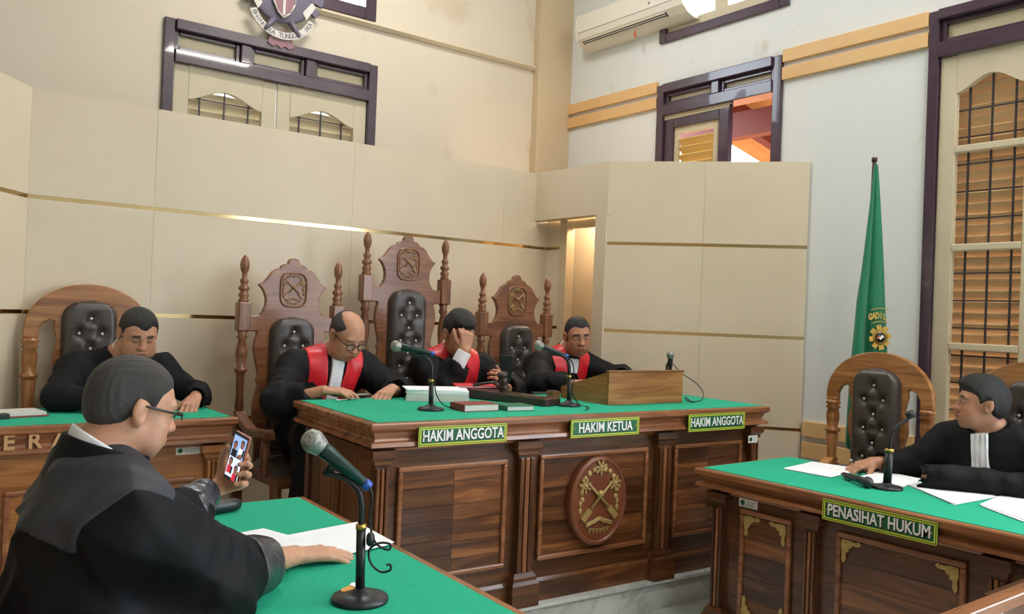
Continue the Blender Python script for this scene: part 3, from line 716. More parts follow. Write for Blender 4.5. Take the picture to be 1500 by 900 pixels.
def arch_chair(loc, rz, label, top=1.34, group=None):
    w, sh, wm = .54, .47, 'oak'
    t = thing('arched_chair', loc, rz, label, 'chair', group)
    chair_base(t, w, sh, wm)
    T = top; x0 = w/2
    out = []
    for i in range(13):
        a = math.pi/2*i/12; out.append(((x0+.035)*math.sin(a)**.95, T-.25+.25*math.cos(a)))
    half = out+[(x0+.035, T-.285), (x0-.035, T-.285), (x0-.035, T-.24), (x0-.055, T-.205), (x0-.085, T-.19), (x0-.105, T-.2), (x0-.105, T-.24),
                (.15, T-.3), (.165, T-.36), (.168, T-.42), (.155, T-.48), (.142, T-.53), (.152, T-.56), (.142, T-.59), (.16, T-.66), (.168, T-.74), (.16, T-.8), (.15, sh-.06)]
    MB().prism(sym(half), -.018, .018).build('back_board', wm+'_x', t, bevel=.006)
    tufted(.27, sh+.02, T-.085, -.02, t, diamond(T-.18, sh+.1))
    for s in (-1, 1):
        a, b = sh+.2, T-.285; h = b-a
        prof = [(.034, a), (.038, a+.012), (.028, a+.022), (.038, a+.034), (.03, a+.045), (.026, a+.06), (.034, a+.48*h), (.028, a+.5*h), (.042, a+.52*h), (.042, a+.55*h), (.028, a+.58*h), (.036, a+.7*h), (.036, a+.78*h), (.03, a+.86*h), (.042, a+.89*h), (.03, a+.92*h), (.042, a+.95*h), (.034, b)]
        MB().lathe(prof, (s*x0, 0, 0), 18).build('post', wm+'_z', t)
    return t
judge_chair((1.936, 4.6, .15), 0, 1.575, 'carved judge chair behind the bald judge with glasses')
judge_chair((2.68, 4.6, .15), 0, 1.77, 'tallest carved judge chair, between two lower ones')
judge_chair((3.546, 4.6, .15), 0, 1.575, 'carved judge chair beside the doorway', rel='gold_relief')
arch_chair((.945, 4.9, .15), 0, 'arched wooden chair with tufted leather back at the clerk desk', 1.375)
arch_chair((4.4, 2.44, 0), -math.pi/2, 'empty arched wooden chair with tufted leather back in front of the green flag', 1.325)
arch_chair((4.4, 1.66, 0), -math.pi/2, 'arched wooden chair the young lawyer in black sits on', 1.325)
pc = arch_chair((.02, 2.0, 0), math.pi/2, 'arched wooden chair under the prosecutor holding a phone', 1.0)
# ================================================================== SMALL THINGS
def PD(x, y, d):
    """photo pixel at camera depth d"""
    return CC+(CF+CR*((x-750)/F_)-CU*((y-450)/F_))*d
def depth(p): return float((np.asarray(p)-CC)@CF)
def vec(a): return Vector([float(v) for v in a])
def bez(pts, n=24):
    """Catmull-Rom through points"""
    pts = [vec(p) for p in pts]; q = [pts[0]*2-pts[1]]+pts+[pts[-1]*2-pts[-2]]; out = []
    for i in range(1, len(q)-2):
        for k_ in range(n):
            t = k_/n; a, b, c, d = q[i-1:i+3]
            out.append(.5*((2*b)+(c-a)*t+(2*a-5*b+4*c-d)*t*t+(3*b-a-3*c+d)*t**3))
    return out+[pts[-1]]
def mic_body(root, head, tail, r=.026, grille='mesh_grille', body='mic_green', plug='blue_plastic', s=1.):
    head, tail = vec(head), vec(tail); ax = (tail-head).normalized(); L = (tail-head).length; r *= s
    MB().lathe([(.3*r, -r), (.75*r, -.78*r), (r, -.25*r), (r*1.04, 0), (r*1.04, .15*r), (r*.98, .2*r), (r*.8, .9*r), (.7*r, 1.05*r)], head, 20, ax).build('grille', grille, root)
    mb = MB().lathe([(.66*r, 1.0*r), (.72*r, 1.3*r), (.62*r, .45*L), (.45*r, L*.88), (.42*r, L*.9)], head, 18, ax); mb.build('handle', body, root)
    if plug: MB().lathe([(.46*r, .9*L), (.5*r, .93*L), (.46*r, L), (.2*r, 1.02*L)], head, 14, ax).build('plug', plug, root)
def desk_mic(name, label, base, rb, ring, neck, head, tail, cable, ring_mat='brass', body='mic_green', plug='blue_plastic', stem_r=.011, grille='mesh_grille', group=None, mic=True, s=1.):
    base = vec(base); t = thing(name, base, 0, label, 'microphone', group); L_ = lambda p: vec(p)-base
    MB().lathe([(rb, 0), (rb, .006), (rb*.96, .011), (rb*.5, .016), (.02, .022), (.012, .03)], (0, 0, 0), 40).build('base', 'black_metal', t)
    ringp = L_(ring); MB().lathe([(stem_r, .01), (stem_r, ringp.length-.005)], (0, 0, 0), 16, ringp.normalized()).build('stem', 'black_plastic', t)
    MB().lathe([(stem_r*1.15, -.006), (stem_r*1.15, .006)], ringp, 16).build('ring', ring_mat, t)
    pts = bez([ring]+neck, 10); MB().tube([p-base for p in pts], .0075, 12).build('gooseneck', 'black_plastic', t)
    if mic:
        mic_body(t, L_(head), L_(tail), body=body, plug=plug, grille=grille, s=s)
        c = vec(neck[-1])-base; h_, tl = L_(head), L_(tail); m_ = h_+(tl-h_)*.42
        MB().tube([c, c+(m_-c)*.5, m_], [.009, .011, .013], 12).build('clip', 'black_plastic', t)
    if cable: MB().tube([p-base for p in bez(cable, 10)], .0028, 8).build('cable', 'black_plastic', t)
    return t
# foreground gooseneck microphone
B0 = P(527, 880, Z=.766); d = depth(B0)
fm = desk_mic('desk_microphone', 'handheld microphone with blue plug on a gooseneck stand on the prosecutor desk', B0, .067, PD(529, 772, d),
         [PD(530, 745, d), PD(526, 722, d), PD(512, 705, d), PD(495, 697, d), PD(476, 694, d)], PD(459, 647, d-.02), PD(541, 714, d+.01),
         [PD(541, 713, d), PD(545, 730, d), PD(542, 765, d), PD(550, 795, d), PD(568, 806, d), PD(572, 798, d), PD(556, 796, d), PD(541, 806, d), PD(543, 825, d), PD(557, 838, d), PD(571, 836, d), PD(572, 828, d), PD(566, 828, d)], s=1.05)
k0 = vec(PD(541, 790, d)-B0); MB().lathe([(.012, 0), (.016, .004), (.016, .012), (.012, .016)], tuple(k0-Vector((.006, 0, 0))), 14, tuple(vec(CR))).build('clamp_knob', 'black_plastic', fm)
# torn orange sticker on its base
s0 = vec(P(502, 872, Z=.766)); st = thing('torn_sticker', s0+Vector((.018, -.004, 0)), .6, 'torn orange and white paper sticker on the microphone base', 'sticker')
MB().prism([(x*1.3, y*1.5) for x, y in ((-.022, -.006), (-.005, -.010), (.018, -.004), (.03, .004), (.024, .010), (.004, .008), (-.012, .011), (-.024, .005))], 0, .0015, lambda x, y, z: (x, z, y+.0135)).build('sticker_sheet', 'sticker_orange', st)
MB().prism([(x*1.3, y*1.5) for x, y in ((.006, -.006), (.018, -.004), (.03, .004), (.024, .010), (.01, .007))], 0, .0012, lambda x, y, z: (x, z, y+.0152)).build('torn_edge', 'paper', st)
# bench microphones
ZB = 1.0055
B1 = P(631, 601, Z=ZB); d = depth(B1)
desk_mic('desk_microphone', 'silver-headed microphone on its stand before the tallest chair on the bench', B1, .06, PD(632, 558, d),
         [PD(633, 545, d), PD(630, 530, d), PD(620, 522, d), PD(606, 521, d)], PD(580, 507, d-.01), PD(636, 519, d+.01),
         [PD(636, 519, d), PD(640, 530, d), PD(637, 560, d), PD(640, 580, d), PD(652, 595, d+.03), P(672, 598, Z=ZB+.004)], s=.92)
B2 = P(833, 595, Z=ZB); d = depth(B2)
desk_mic('desk_microphone', 'dark microphone on its stand beside the wooden lectern box', B2, .06, PD(834, 552, d),
         [PD(834, 540, d), PD(831, 528, d), PD(822, 521, d), PD(806, 519, d)], PD(789, 506, d-.01), PD(832, 523, d+.01),
         [PD(832, 523, d), PD(839, 533, d), PD(841, 555, d), PD(838, 575, d), P(848, 592, Z=ZB+.004), P(862, 597, Z=ZB+.004), P(858, 601, Z=ZB+.004)], s=.9, grille='mesh_grille', body='black_metal')
B3 = np.array([3.62, 3.62, ZB]); d = depth(B3)
desk_mic('desk_microphone', 'small upright microphone behind the wooden lectern box', B3, .05, PD(977, 549, d),
         [PD(977, 543, d), PD(977, 537, d), PD(978, 533, d)], PD(982, 520, d), PD(982, 545, d),
         [PD(984, 532, d), PD(1000, 548, d), PD(1020, 562, d), PD(1030, 576, d), P(1026, 587, Z=ZB+.004), P(1008, 588, Z=ZB+.004), P(1004, 582, Z=ZB+.004), P(1015, 590, Z=ZB+.004)], s=.85, plug=None, body='black_plastic', ring_mat='black_metal')
# microphone on counsel desk: bare gooseneck, its handset lying beside
ZL = .7755
B4 = P(1299, 716, Z=ZL); d = depth(B4)
desk_mic('microphone_stand', 'black gooseneck stand without microphone on the counsel desk', B4, .064, PD(1303, 660, d),
         [PD(1304, 648, d), PD(1308, 632, d), PD(1318, 622, d), PD(1327, 617, d), PD(1332, 611, d)], None, None, None, mic=False, stem_r=.017)
t = COL.objects['microphone_stand']; c = vec(PD(1333, 608, d))-vec(B4); MB().lathe([(.013, -.016), (.017, -.01), (.017, .014), (.012, .02)], tuple(c), 14, tuple(vec(CR+CU*.4))).build('empty_clip', 'black_plastic', t)
hm = thing('handheld_microphone', P(1268, 705, Z=ZL), 0, 'handheld microphone lying on the counsel desk beside its stand', 'microphone')
o_ = vec(P(1268, 705, Z=ZL)); mic_body(hm, vec(P(1271, 707, Z=ZL+.025))-o_, vec(P(1232, 694, Z=ZL+.016))-o_, s=.9, plug=None, body='black_plastic', grille='iron')
MB().tube([p-o_ for p in bez([P(1232, 694, Z=ZL+.012), P(1245, 704, Z=ZL+.004), P(1268, 690, Z=ZL+.004), P(1290, 690, Z=ZL+.004)], 10)], .003, 8).build('cable', 'black_plastic', hm)

# papers: thin stacks with slightly fanned sheets
def sheets(name, corners_px, Z, n, label, cat='papers', th=.0012, mat='paper', jit=.012, lines=False):
    c = [P(x, y, Z=Z) for x, y in corners_px]; o = sum(c)/len(c); t = thing(name, o, 0, label, cat)
    for i in range(n):
        a = random.uniform(-.03, .03); dx, dy = random.uniform(-jit, jit), random.uniform(-jit, jit)
        q = [((p-o)[0]*math.cos(a)-(p-o)[1]*math.sin(a)+dx, (p-o)[0]*math.sin(a)+(p-o)[1]*math.cos(a)+dy) for p in c]
        mb = MB(); k_ = len(q); mb.add([(x, y, i*th) for x, y in q]+[(x, y, (i+1)*th-.0001) for x, y in q], [tuple(range(k_)), tuple(range(2*k_-1, k_-1, -1))]+[(j, j+k_, (j+1) % k_+k_, (j+1) % k_) for j in range(k_)])
        mb.build('sheet', mat, t)
    return t
ZF = .766
sheets('paper_stack', [(300, 792), (388, 775), (452, 792), (372, 816)], ZF, 3, 'white papers under the forearm on the prosecutor desk')
sheets('paper_stack', [(395, 789), (522, 766), (574, 796), (445, 826)], ZF+.004, 3, 'white papers under the flat hand on the prosecutor desk')
sheets('paper_stack', [(1149, 688), (1190, 678), (1262, 688), (1215, 700)], ZL, 4, 'white papers by the pen hand at the edge of the counsel desk')
sheets('paper_stack', [(1250, 700), (1290, 690), (1352, 703), (1310, 716)], ZL, 2, 'white sheet behind the bare microphone stand on the counsel desk')
sheets('paper_stack', [(1333, 712), (1395, 704), (1462, 728), (1400, 740)], ZL, 6, 'loose stack of white papers in front of the young lawyer')
sheets('paper_stack', [(1436, 742), (1480, 726), (1560, 745), (1500, 765)], ZL, 5, 'grey-white document stack with a blue sheet beneath on the counsel desk')
bs = thing('blue_folder', P(1490, 752, Z=ZL), 0, 'blue sheet corner showing under the document stack', 'folder')
c = [P(x, y, Z=ZL)-P(1490, 752, Z=ZL) for x, y in ((1458, 746), (1470, 742), (1570, 762), (1540, 772))]
MB().add([(p[0], p[1], -.0006) for p in c]+[(p[0], p[1], .0004) for p in c], [(0, 1, 2, 3), (7, 6, 5, 4), (0, 4, 5, 1), (1, 5, 6, 2), (2, 6, 7, 3), (3, 7, 4, 0)]).build('blue_sheet', 'blue_plastic', bs)

def book(name, loc, rz, w, l, h, cover, label, cat='book', lying=True):
    t = thing(name, loc, rz, label, cat)
    mb = MB(); mb.box(-w/2, w/2, -l/2, l/2, 0, .003).box(-w/2, w/2, -l/2, l/2, h-.003, h).box(-w/2, -w/2+.004, -l/2, l/2, .003, h-.003); mb.build('cover', cover, t, bevel=.0015)
    MB().box(-w/2+.005, w/2-.004, -l/2+.004, l/2-.004, .003, h-.003).build('pages', 'paper_edge' if cover != 'folder_red' else 'paper', t)
    return t
c = P(697, 601, Z=ZB)
book('law_book', (c[0]+.0, c[1]+.01, ZB), math.radians(-3), .19, .13, .033, 'book_red', 'maroon hardcover book on the bench above the first sign')
c = P(757, 601, Z=ZB)
book('law_book', (c[0]+.0, c[1]+.02, ZB), math.radians(-6), .15, .12, .024, 'book_green', 'small green book beside the maroon book on the bench')
# thick case file with loose top sheets, red folder
cf = thing('case_file', (2.33, 3.64, ZB), math.radians(-30), 'thick stack of white case papers on the bench before the tallest chair', 'papers')
for i in range(12):
    MB().box(-.16+random.uniform(-.004, .004), .15+random.uniform(-.004, .004), -.105, .105+random.uniform(-.004, .004), i*.0045, i*.0045+.0042).build('sheet_bundle', 'paper' if i > 8 else 'paper_edge', cf)
MB().box(-.17, .12, -.10, .11, .055, .058).build('top_sheet', 'paper', cf).rotation_euler = (0, 0, .12)
rf = book('red_folder', (2.62, 3.735, ZB+.051), math.radians(-25), .22, .16, .012, 'folder_red', 'bright red folder in front of the judge covering his face', 'folder')
# long dark block, gavel
bl = thing('sound_block', (2.66, 3.45, ZB), math.radians(-72), 'long dark wooden block with a bright plate under the gavel', 'block')
MB().prism([(-.26, 0), (.25, 0), (.25, .035), (-.24, .05), (-.26, .045)], -.07, .07).build('block_body', 'dark_wood', bl, bevel=.004)
MB().prism([(.05, .0432), (.2, .0386), (.2, .0396), (.05, .0442)], -.035, .035).build('plate', 'steel', bl)
g0 = vec(P(742, 578, Z=ZB+.045))
gv = thing('gavel', (2.80, 3.62, ZB+.049), 0, 'dark turned wooden gavel standing on the long dark block', 'gavel')
gv.location = (2.69, 3.56, ZB+.05)
MB().lathe([(.024, 0), (.03, .006), (.03, .016), (.022, .022), (.025, .03), (.025, .06), (.022, .066), (.03, .072), (.03, .086), (.02, .094)], (0, 0, 0), 20, (-.18, .0, 1)).build('gavel_head', 'dark_wood', gv)
MB().tube([(-.01, 0, .045), (-.07, .03, .035), (-.15, .07, .02)], [.008, .007, .01], 12).build('handle', 'dark_wood', gv)
# phone and little block behind
ph = thing('smartphone', P(797, 577, Z=ZB), math.radians(-20), 'black smartphone lying flat on the bench beside the dark block', 'phone')
MB().box(-.075, .075, -.036, .036, 0, .008).build('phone_body', 'black_plastic', ph, bevel=.003); MB().box(-.07, .07, -.032, .032, .008, .0085).build('screen', 'black_metal', ph)
wb = thing('wooden_cube', (3.03, 3.56, ZB), .1, 'little brown wooden block between the phone and the lectern box', 'block')
MB().box(-.025, .025, -.03, .03, 0, .035).build('block_body', 'chair_x', wb, bevel=.003); MB().box(-.02, .02, -.025, .025, .035, .038).build('felt_pad', 'leather', wb)
# wooden lectern box with sloping top
lb = thing('lectern_box', (3.05, 3.145, ZB), math.radians(-3), 'brown wooden lectern box with a sloping top on the bench', 'lectern')
w, D0, hf, hb = .535, .40, .168, .06
MB().box(0, w, 0, .014, 0, hf).build('front_board', 'oak_x', lb, bevel=.002)
for x in (0, w-.014): MB().prism([(.014, 0), (D0, 0), (D0, hb), (.014, hf)], x, x+.014, lambda a, y, z: (y, a, z)).build('side_board', 'oak_y', lb)
MB().box(.014, w-.014, D0-.014, D0, 0, hb).build('back_board', 'oak_x', lb)
MB().prism([(.014, hf-.012), (D0-.014, hb-.008), (D0-.014, hb), (.014, hf-.004)], .014, w-.014, lambda a, y, z: (y, a, z)).build('slope_board', 'oak_x', lb)
MB().box(-.004, w+.004, -.004, .02, hf, hf+.01).build('top_lip', 'lip_x', lb, bevel=.002)

# computer mouse / pouch by the wrist, clerk papers, judge phone and pen
ms = thing('spectacle_case', P(318, 752, Z=ZF), math.radians(12), 'black rounded spectacle case on the prosecutor desk behind the wrist', 'case')
mb = MB(); v = []; f = []
for j in range(13):
    for i in range(20):
        t_ = math.pi*j/12; a = 2*math.pi*i/20; s_ = lambda q: math.copysign(abs(q)**.6, q)
        v.append((.082*s_(math.cos(t_)), .03*math.sin(t_)**.5*s_(math.cos(a)), .021+.021*math.sin(t_)**.5*s_(math.sin(a))))
for j in range(12):
    for i in range(20): f.append((j*20+i, j*20+(i+1) % 20, (j+1)*20+(i+1) % 20, (j+1)*20+i))
mb.add(v, f, True); mb.build('case_shell', 'black_plastic', ms)
MB().box(-.07, .07, -.0302, -.0292, .0195, .0225).build('seam', 'black_metal', ms)
ZC = .9255
nb = thing('notebook', P(22, 609, Z=ZC), .15, 'open notebook of white pages at the end of the clerk desk', 'notebook')
MB().box(-.13, .11, -.09, .09, 0, .008).build('cover', 'book_red', nb, bevel=.002); MB().box(-.12, .10, -.085, .085, .008, .02).build('pages', 'paper_edge', nb); MB().box(-.13, -.05, -.11, -.06, .0, .022).build('black_clip', 'black_plastic', nb, bevel=.003)
cs = thing('folded_note', (1.10, 4.24, ZC), .3, 'small folded white note under the clerk hand', 'paper')
MB().prism([(-.05, 0), (.05, 0), (.055, .045), (.05, .046), (.046, .002), (-.05, .002)], -.03, .03).build('note_sheet', 'paper', cs)
jp = thing('smartphone', P(523, 581, Z=ZB), .2, 'grey phone lying in the hands of the bald judge', 'phone')
MB().box(-.075, .075, -.036, .036, 0, .009).build('phone_body', 'black_metal', jp, bevel=.003); MB().box(-.07, .07, -.032, .032, .009, .0095).build('screen', 'label_grey', jp)
pn = thing('pen', P(508, 587, Z=ZB+.004), .25, 'silver pen lying on the bench before the bald judge', 'pen')
MB().lathe([(.001, -.07), (.004, -.055), (.0045, 0), (.0045, .06), (.003, .066)], (0, 0, .0045), 12, (1, 0, 0)).build('barrel', 'steel', pn); MB().lathe([(.0048, -.0), (.0048, .02)], (0, 0, .0045), 12, (1, 0, 0)).build('grip', 'black_plastic', pn)

# ------------------------------------------------------------------ wall things
# air conditioner
ya, yb = P(845, 60, X=4.72)[1], P(1000, 25, X=4.72)[1]; zb_ = P(852, 76, X=4.8)[2]
ac = thing('air_conditioner', (XR, ya, zb_), -math.pi/2, 'white split air conditioner with a red ribbon high on the white wall', 'air conditioner')
La = ya-yb; pr_ = [(0, 0), (-.05, -.0), (-.13, .025), (-.185, .07), (-.2, .12), (-.2, .24), (-.185, .275), (-.14, .29), (0, .29)]
MB().prism(pr_, 0.012, La-.012, lambda x, y, z: (y, x, z)).build('body', 'white_plastic', ac, bevel=.004)
for s in (0, La-.012): MB().prism([(x*1.02, z*1.01-.001) for x, z in pr_], s, s+.012, lambda x, y, z: (y, x, z)).build('end_cap', 'white_plastic', ac, bevel=.004)
MB().obox((La*.45, -.155, .044), (1, 0, 0), (0, -.77, .63), (0, -.63, -.77), (La*.4, .02, .003)).build('outlet', 'plastic_dark', ac)
for i in range(3): MB().obox((La*.45, -.145-.013*i, .034+.011*i), (1, 0, 0), (0, -.77, .63), (0, -.63, -.77), (La*.39, .003, .006)).build('louvre', 'white_plastic', ac)
MB().box(.03, La-.03, -.2012, -.2, .118, .121).build('seam', 'plastic_dark', ac)
MB().lathe([(.012, 0), (.012, .002)], (La*.72, -.2, .16), 16, (0, -1, 0)).build('badge', 'label_grey', ac)
MB().tube([(La*.55, -.13, .02), (La*.55, -.14, -.02), (La*.555, -.135, -.05)], [.004, .012, .003], 8).build('ribbon', 'red_ribbon', ac)
# state emblem on the back wall
E0 = P(413, 8, Y=YB-.04); mpx = (P(460, 8, Y=YB-.04)[0]-P(366, 8, Y=YB-.04)[0])/95
em = thing('wall_emblem', E0, 0, 'grey eagle emblem with shield and motto banner above the back window', 'emblem')
u = mpx
def arc_band(r0, r1, a0, a1, cx, cz, y0, y1, n=24):
    v = []; f = []
    for i in range(n+1):
        a = a0+(a1-a0)*i/n
        for r_, y in ((r0, y0), (r1, y0), (r1, y1), (r0, y1)): v.append((cx+r_*math.cos(a), y, cz+r_*math.sin(a)))
    for i in range(n):
        for q in range(4): f.append((i*4+q, (i+1)*4+q, (i+1)*4+(q+1) % 4, i*4+(q+1) % 4))
    f += [(0, 1, 2, 3), tuple(n*4+q for q in (3, 2, 1, 0))]
    return v, f
v, f = arc_band(42*u, 52*u, math.radians(-158), math.radians(-22), 0, 2*u, -.03, -.02); MB().add(v, f).build('banner', 'emblem_light', em)
for sx in (-1, 1): MB().prism([(sx*36*u, -14*u), (sx*50*u, 8*u), (sx*44*u, 14*u), (sx*30*u, -4*u)], -.022, -.012).build('banner_end', 'emblem_light', em)
for i, ch in enumerate('BHINNEKA TUNGGAL IKA'):
    if ch == ' ': continue
    a = math.radians(-152+124*i/19); text(ch, 9.5*u, 'emblem_bronze', em, (47*u*math.cos(a), -.031, 2*u+47*u*math.sin(a)), (math.pi/2, -(a+math.pi/2), 0), 'banner_letter', .001, 1, .0)
MB().prism([(-14*u, -38*u), (14*u, -38*u), (20*u, -58*u), (12*u, -62*u), (6*u, -59*u), (0, -63*u), (-6*u, -59*u), (-12*u, -62*u), (-20*u, -58*u)], -.016, .03).build('tail', 'emblem_red', em, bevel=.004)
for sx in (-1, 1):
    MB().tube([(sx*12*u, -.02, -22*u), (sx*22*u, -.022, -36*u), (sx*26*u, -.026, -42*u)], [5*u, 4*u, 2*u], 10).build('leg', 'emblem_bronze', em)
    for q in range(6):
        a = math.radians(80-24*q); mb = MB()
        mb.obox((sx*(24+16*math.cos(a)*.8)*u, -.008, (30+26*math.sin(a))*u), (sx*math.cos(a), 0, math.sin(a)), (-sx*math.sin(a), 0, math.cos(a)), (0, 1, 0), (26*u, 6*u, .012)); mb.build('wing_feather', 'emblem_bronze', em, bevel=.003)
MB().ball((0, -.01, 10*u), (44*u, .02, 36*u), 28, 14).build('body', 'emblem_bronze', em)
MB().ball((2*u, -.02, 64*u), (9*u, .02, 12*u), 14, 10).build('head', 'emblem_bronze', em)
sh_ = [(-15*u, 30*u), (15*u, 30*u), (18*u, 22*u), (16*u, 2*u), (9*u, -12*u), (0, -20*u), (-9*u, -12*u), (-16*u, 2*u), (-18*u, 22*u)]
sd_ = MB().prism(sh_, -.042, -.02).build('shield', 'emblem_red', em, bevel=.002)
mb = MB()
for a_, b_ in zip(sh_, sh_[1:]+sh_[:1]): mb.tube([(a_[0], -.042, a_[1]), (b_[0], -.042, b_[1])], 1.3*u, 6)
mb.build('shield_rim', 'emblem_light', sd_)
MB().box(-2*u, 2*u, -.046, -.04, -16*u, 28*u).build('shield_bar', 'emblem_light', sd_)

# flag on its pole
FB = np.array([4.66, 2.66, 0]); FB = np.array([4.62, P(1262, 500, X=4.62)[1], 0])
ftop = P(1281, 234, X=4.62); lean = vec((ftop-FB)); 
fgp = thing('flag', tuple(FB), 0, 'furled green court flag with gold emblem on a leaning pole', 'flag')
MB().lathe([(.14, 0), (.14, .02), (.05, .05), (.03, .12), (.018, .2)], (0, 0, 0), 24).build('stand', 'dark_wood', fgp)
px_ = lean; MB().tube([(0, 0, .1), tuple(px_*.5), tuple(px_)], [.014, .013, .012], 12).build('pole', 'pole_wood', fgp)
MB().lathe([(.016, -.012), (.016, .012)], tuple(px_), 12, tuple(px_)).build('pole_cap', 'dark_wood', fgp)
# cloth: folded section, flat towards the room, widening downwards
cr2 = Vector((_r0[0], _r0[1], 0)); cb2 = Vector((-_f0[0], -_f0[1], 0))
rows = [(240, 1279, 1285), (290, 1273, 1288), (350, 1265, 1291), (400, 1258, 1293), (440, 1251, 1294), (490, 1246, 1296), (525, 1242, 1297), (600, 1236, 1299), (660, 1232, 1300)]
sec = [(0., .35), (.06, .75), (.16, 1.), (.27, .8), (.33, .3), (.38, .2), (.44, .62), (.55, .8), (.7, .85), (.85, .8), (.95, .6), (1., .2), (.9, -.4), (.7, -.2), (.5, -.6), (.3, -.3), (.12, -.55)]
v = []; f = []; S = len(sec)
rr = []
for (y0, l0, r0_), (y1, l1, r1_) in zip(rows, rows[1:]):
    for q in range(6): t_ = q/6; rr.append((y0+(y1-y0)*t_, l0+(l1-l0)*t_, r0_+(r1_-r0_)*t_))
rr.append(rows[-1])
for (yy, l_, r_) in rr:
    a, b = vec(P(l_, yy, X=4.62)), vec(P(r_, yy, X=4.62)); w = (PD(r_, yy, depth(a))-PD(l_, yy, depth(a))); w = float(np.linalg.norm(w)); c0 = vec(PD(l_, yy, depth(P((l_+r_)/2, yy, X=4.62))))
    for s_, dp in sec: p = c0+cr2*(w*s_)+cb2*(w*.28*dp+.012); v.append(tuple(p-vec(FB)))
for j in range(len(rr)-1):
    for i in range(S): f.append((j*S+i, j*S+(i+1) % S, (j+1)*S+(i+1) % S, (j+1)*S+i))
f += [tuple(range(S)), tuple((len(rr)-1)*S+i for i in range(S-1, -1, -1))]
cl = MB().add(v, f, True).build('cloth', 'flag_green', fgp)
sb = cl.modifiers.new('sub', 'SUBSURF'); sb.levels = 1; sb.render_levels = 1
# printed badge, flush with the flat fold
dC = depth(P(1270, 495, X=4.62)); nrm = cb2; 
def fpt(x, y, off): return vec(PD(x, y, dC))+cb2*off-vec(FB)
frm = Matrix((cr2, Vector((0, 0, 1)), cb2)).transposed()
off = .074
mb = MB(); c0 = fpt(1281, 494, off); R0 = .052
for i in range(8):
    a = math.radians(45*i+10); mb.obox(c0+cr2*(R0*.82*math.cos(a))+Vector((0, 0, R0*1.0*math.sin(a))), tuple(cr2*math.cos(a)+Vector((0, 0, math.sin(a)))), tuple(cr2*-math.sin(a)+Vector((0, 0, math.cos(a)))), tuple(cb2), (R0*.36, R0*.28, .002))
mb.lathe([(R0*.85, -.002), (R0*.85, .002)], tuple(c0), 24, tuple(cb2)); mb.build('star_badge', 'flag_gold', fgp)
MB().lathe([(R0*.55, 0), (R0*.55, .0035)], tuple(c0), 24, tuple(cb2)).build('badge_field', 'flag_dark', fgp)
mb = MB(); mb.obox(c0+cb2*.004+cr2*.006, tuple((cr2+Vector((0, 0, .8))).normalized()), tuple((Vector((0, 0, 1))-cr2*.8).normalized()), tuple(cb2), (.014, .008, .001)); mb.build('badge_mark', 'sign_white', fgp)
mb = MB(); mb.obox(c0+cb2*.004-cr2*.01, tuple((cr2+Vector((0, 0, .8))).normalized()), tuple((Vector((0, 0, 1))-cr2*.8).normalized()), tuple(cb2), (.012, .005, .001)); mb.build('badge_mark', 'red_ribbon', fgp)
for yy in (453, 472):
    pts = [fpt(1268+q*3.2, yy+((q-4)/4)**2*3-1, off) for q in range(9)]; MB().tube([tuple(p) for p in pts], .0022, 6).build('arc_line', 'flag_gold', fgp)
for i, ch in enumerate('GADIL'):
    o = text(ch, .05, 'flag_gold', fgp, fpt(1267+i*5.1, 463+((i-2)/2)**2*1.5, off+.001), (0, 0, 0), 'flag_letter', .0008, .62, .002)
    o.matrix_local = Matrix.Translation(fpt(1267+i*5.1, 463+((i-2)/2)**2*1.5, off+.001))@(frm.to_4x4())@Matrix.Diagonal((.62, 1, 1, 1))
# ================================================================== PEOPLE
# bodies and clothes are grown from smooth distance fields and polygonised (surface nets on sparse blocks)
A_ = lambda *v: np.array(v, dtype=np.float32)
def nrm_(v): v = np.asarray(v, dtype=np.float64); return v/np.linalg.norm(v)
def smin(a, b, k):
    h = np.clip(.5+.5*(b-a)/k, 0, 1); return b+(a-b)*h-k*h*(1-h)
def smax(a, b, k): return -smin(-a, -b, k)
def ell(p, c, r):
    q = p-A_(*c); r = A_(*r); k0 = np.linalg.norm(q/r, axis=1); k1 = np.linalg.norm(q/(r*r), axis=1)
    return np.where(k1 < 1e-9, -r.min(), k0*(k0-1)/np.maximum(k1, 1e-9))
def cone(p, a, b, ra, rb):
    a, b = np.asarray(a, dtype=np.float32), np.asarray(b, dtype=np.float32); ab = b-a
    t = np.clip(((p-a)@ab)/max(float(ab@ab), 1e-9), 0, 1)
    return np.linalg.norm(p-a-t[:, None]*ab, axis=1)-(ra+(rb-ra)*t)
def seg_t(p, a, b):
    a, b = np.asarray(a, dtype=np.float32), np.asarray(b, dtype=np.float32); ab = b-a; return ((p-a)@ab)/float(ab@ab)
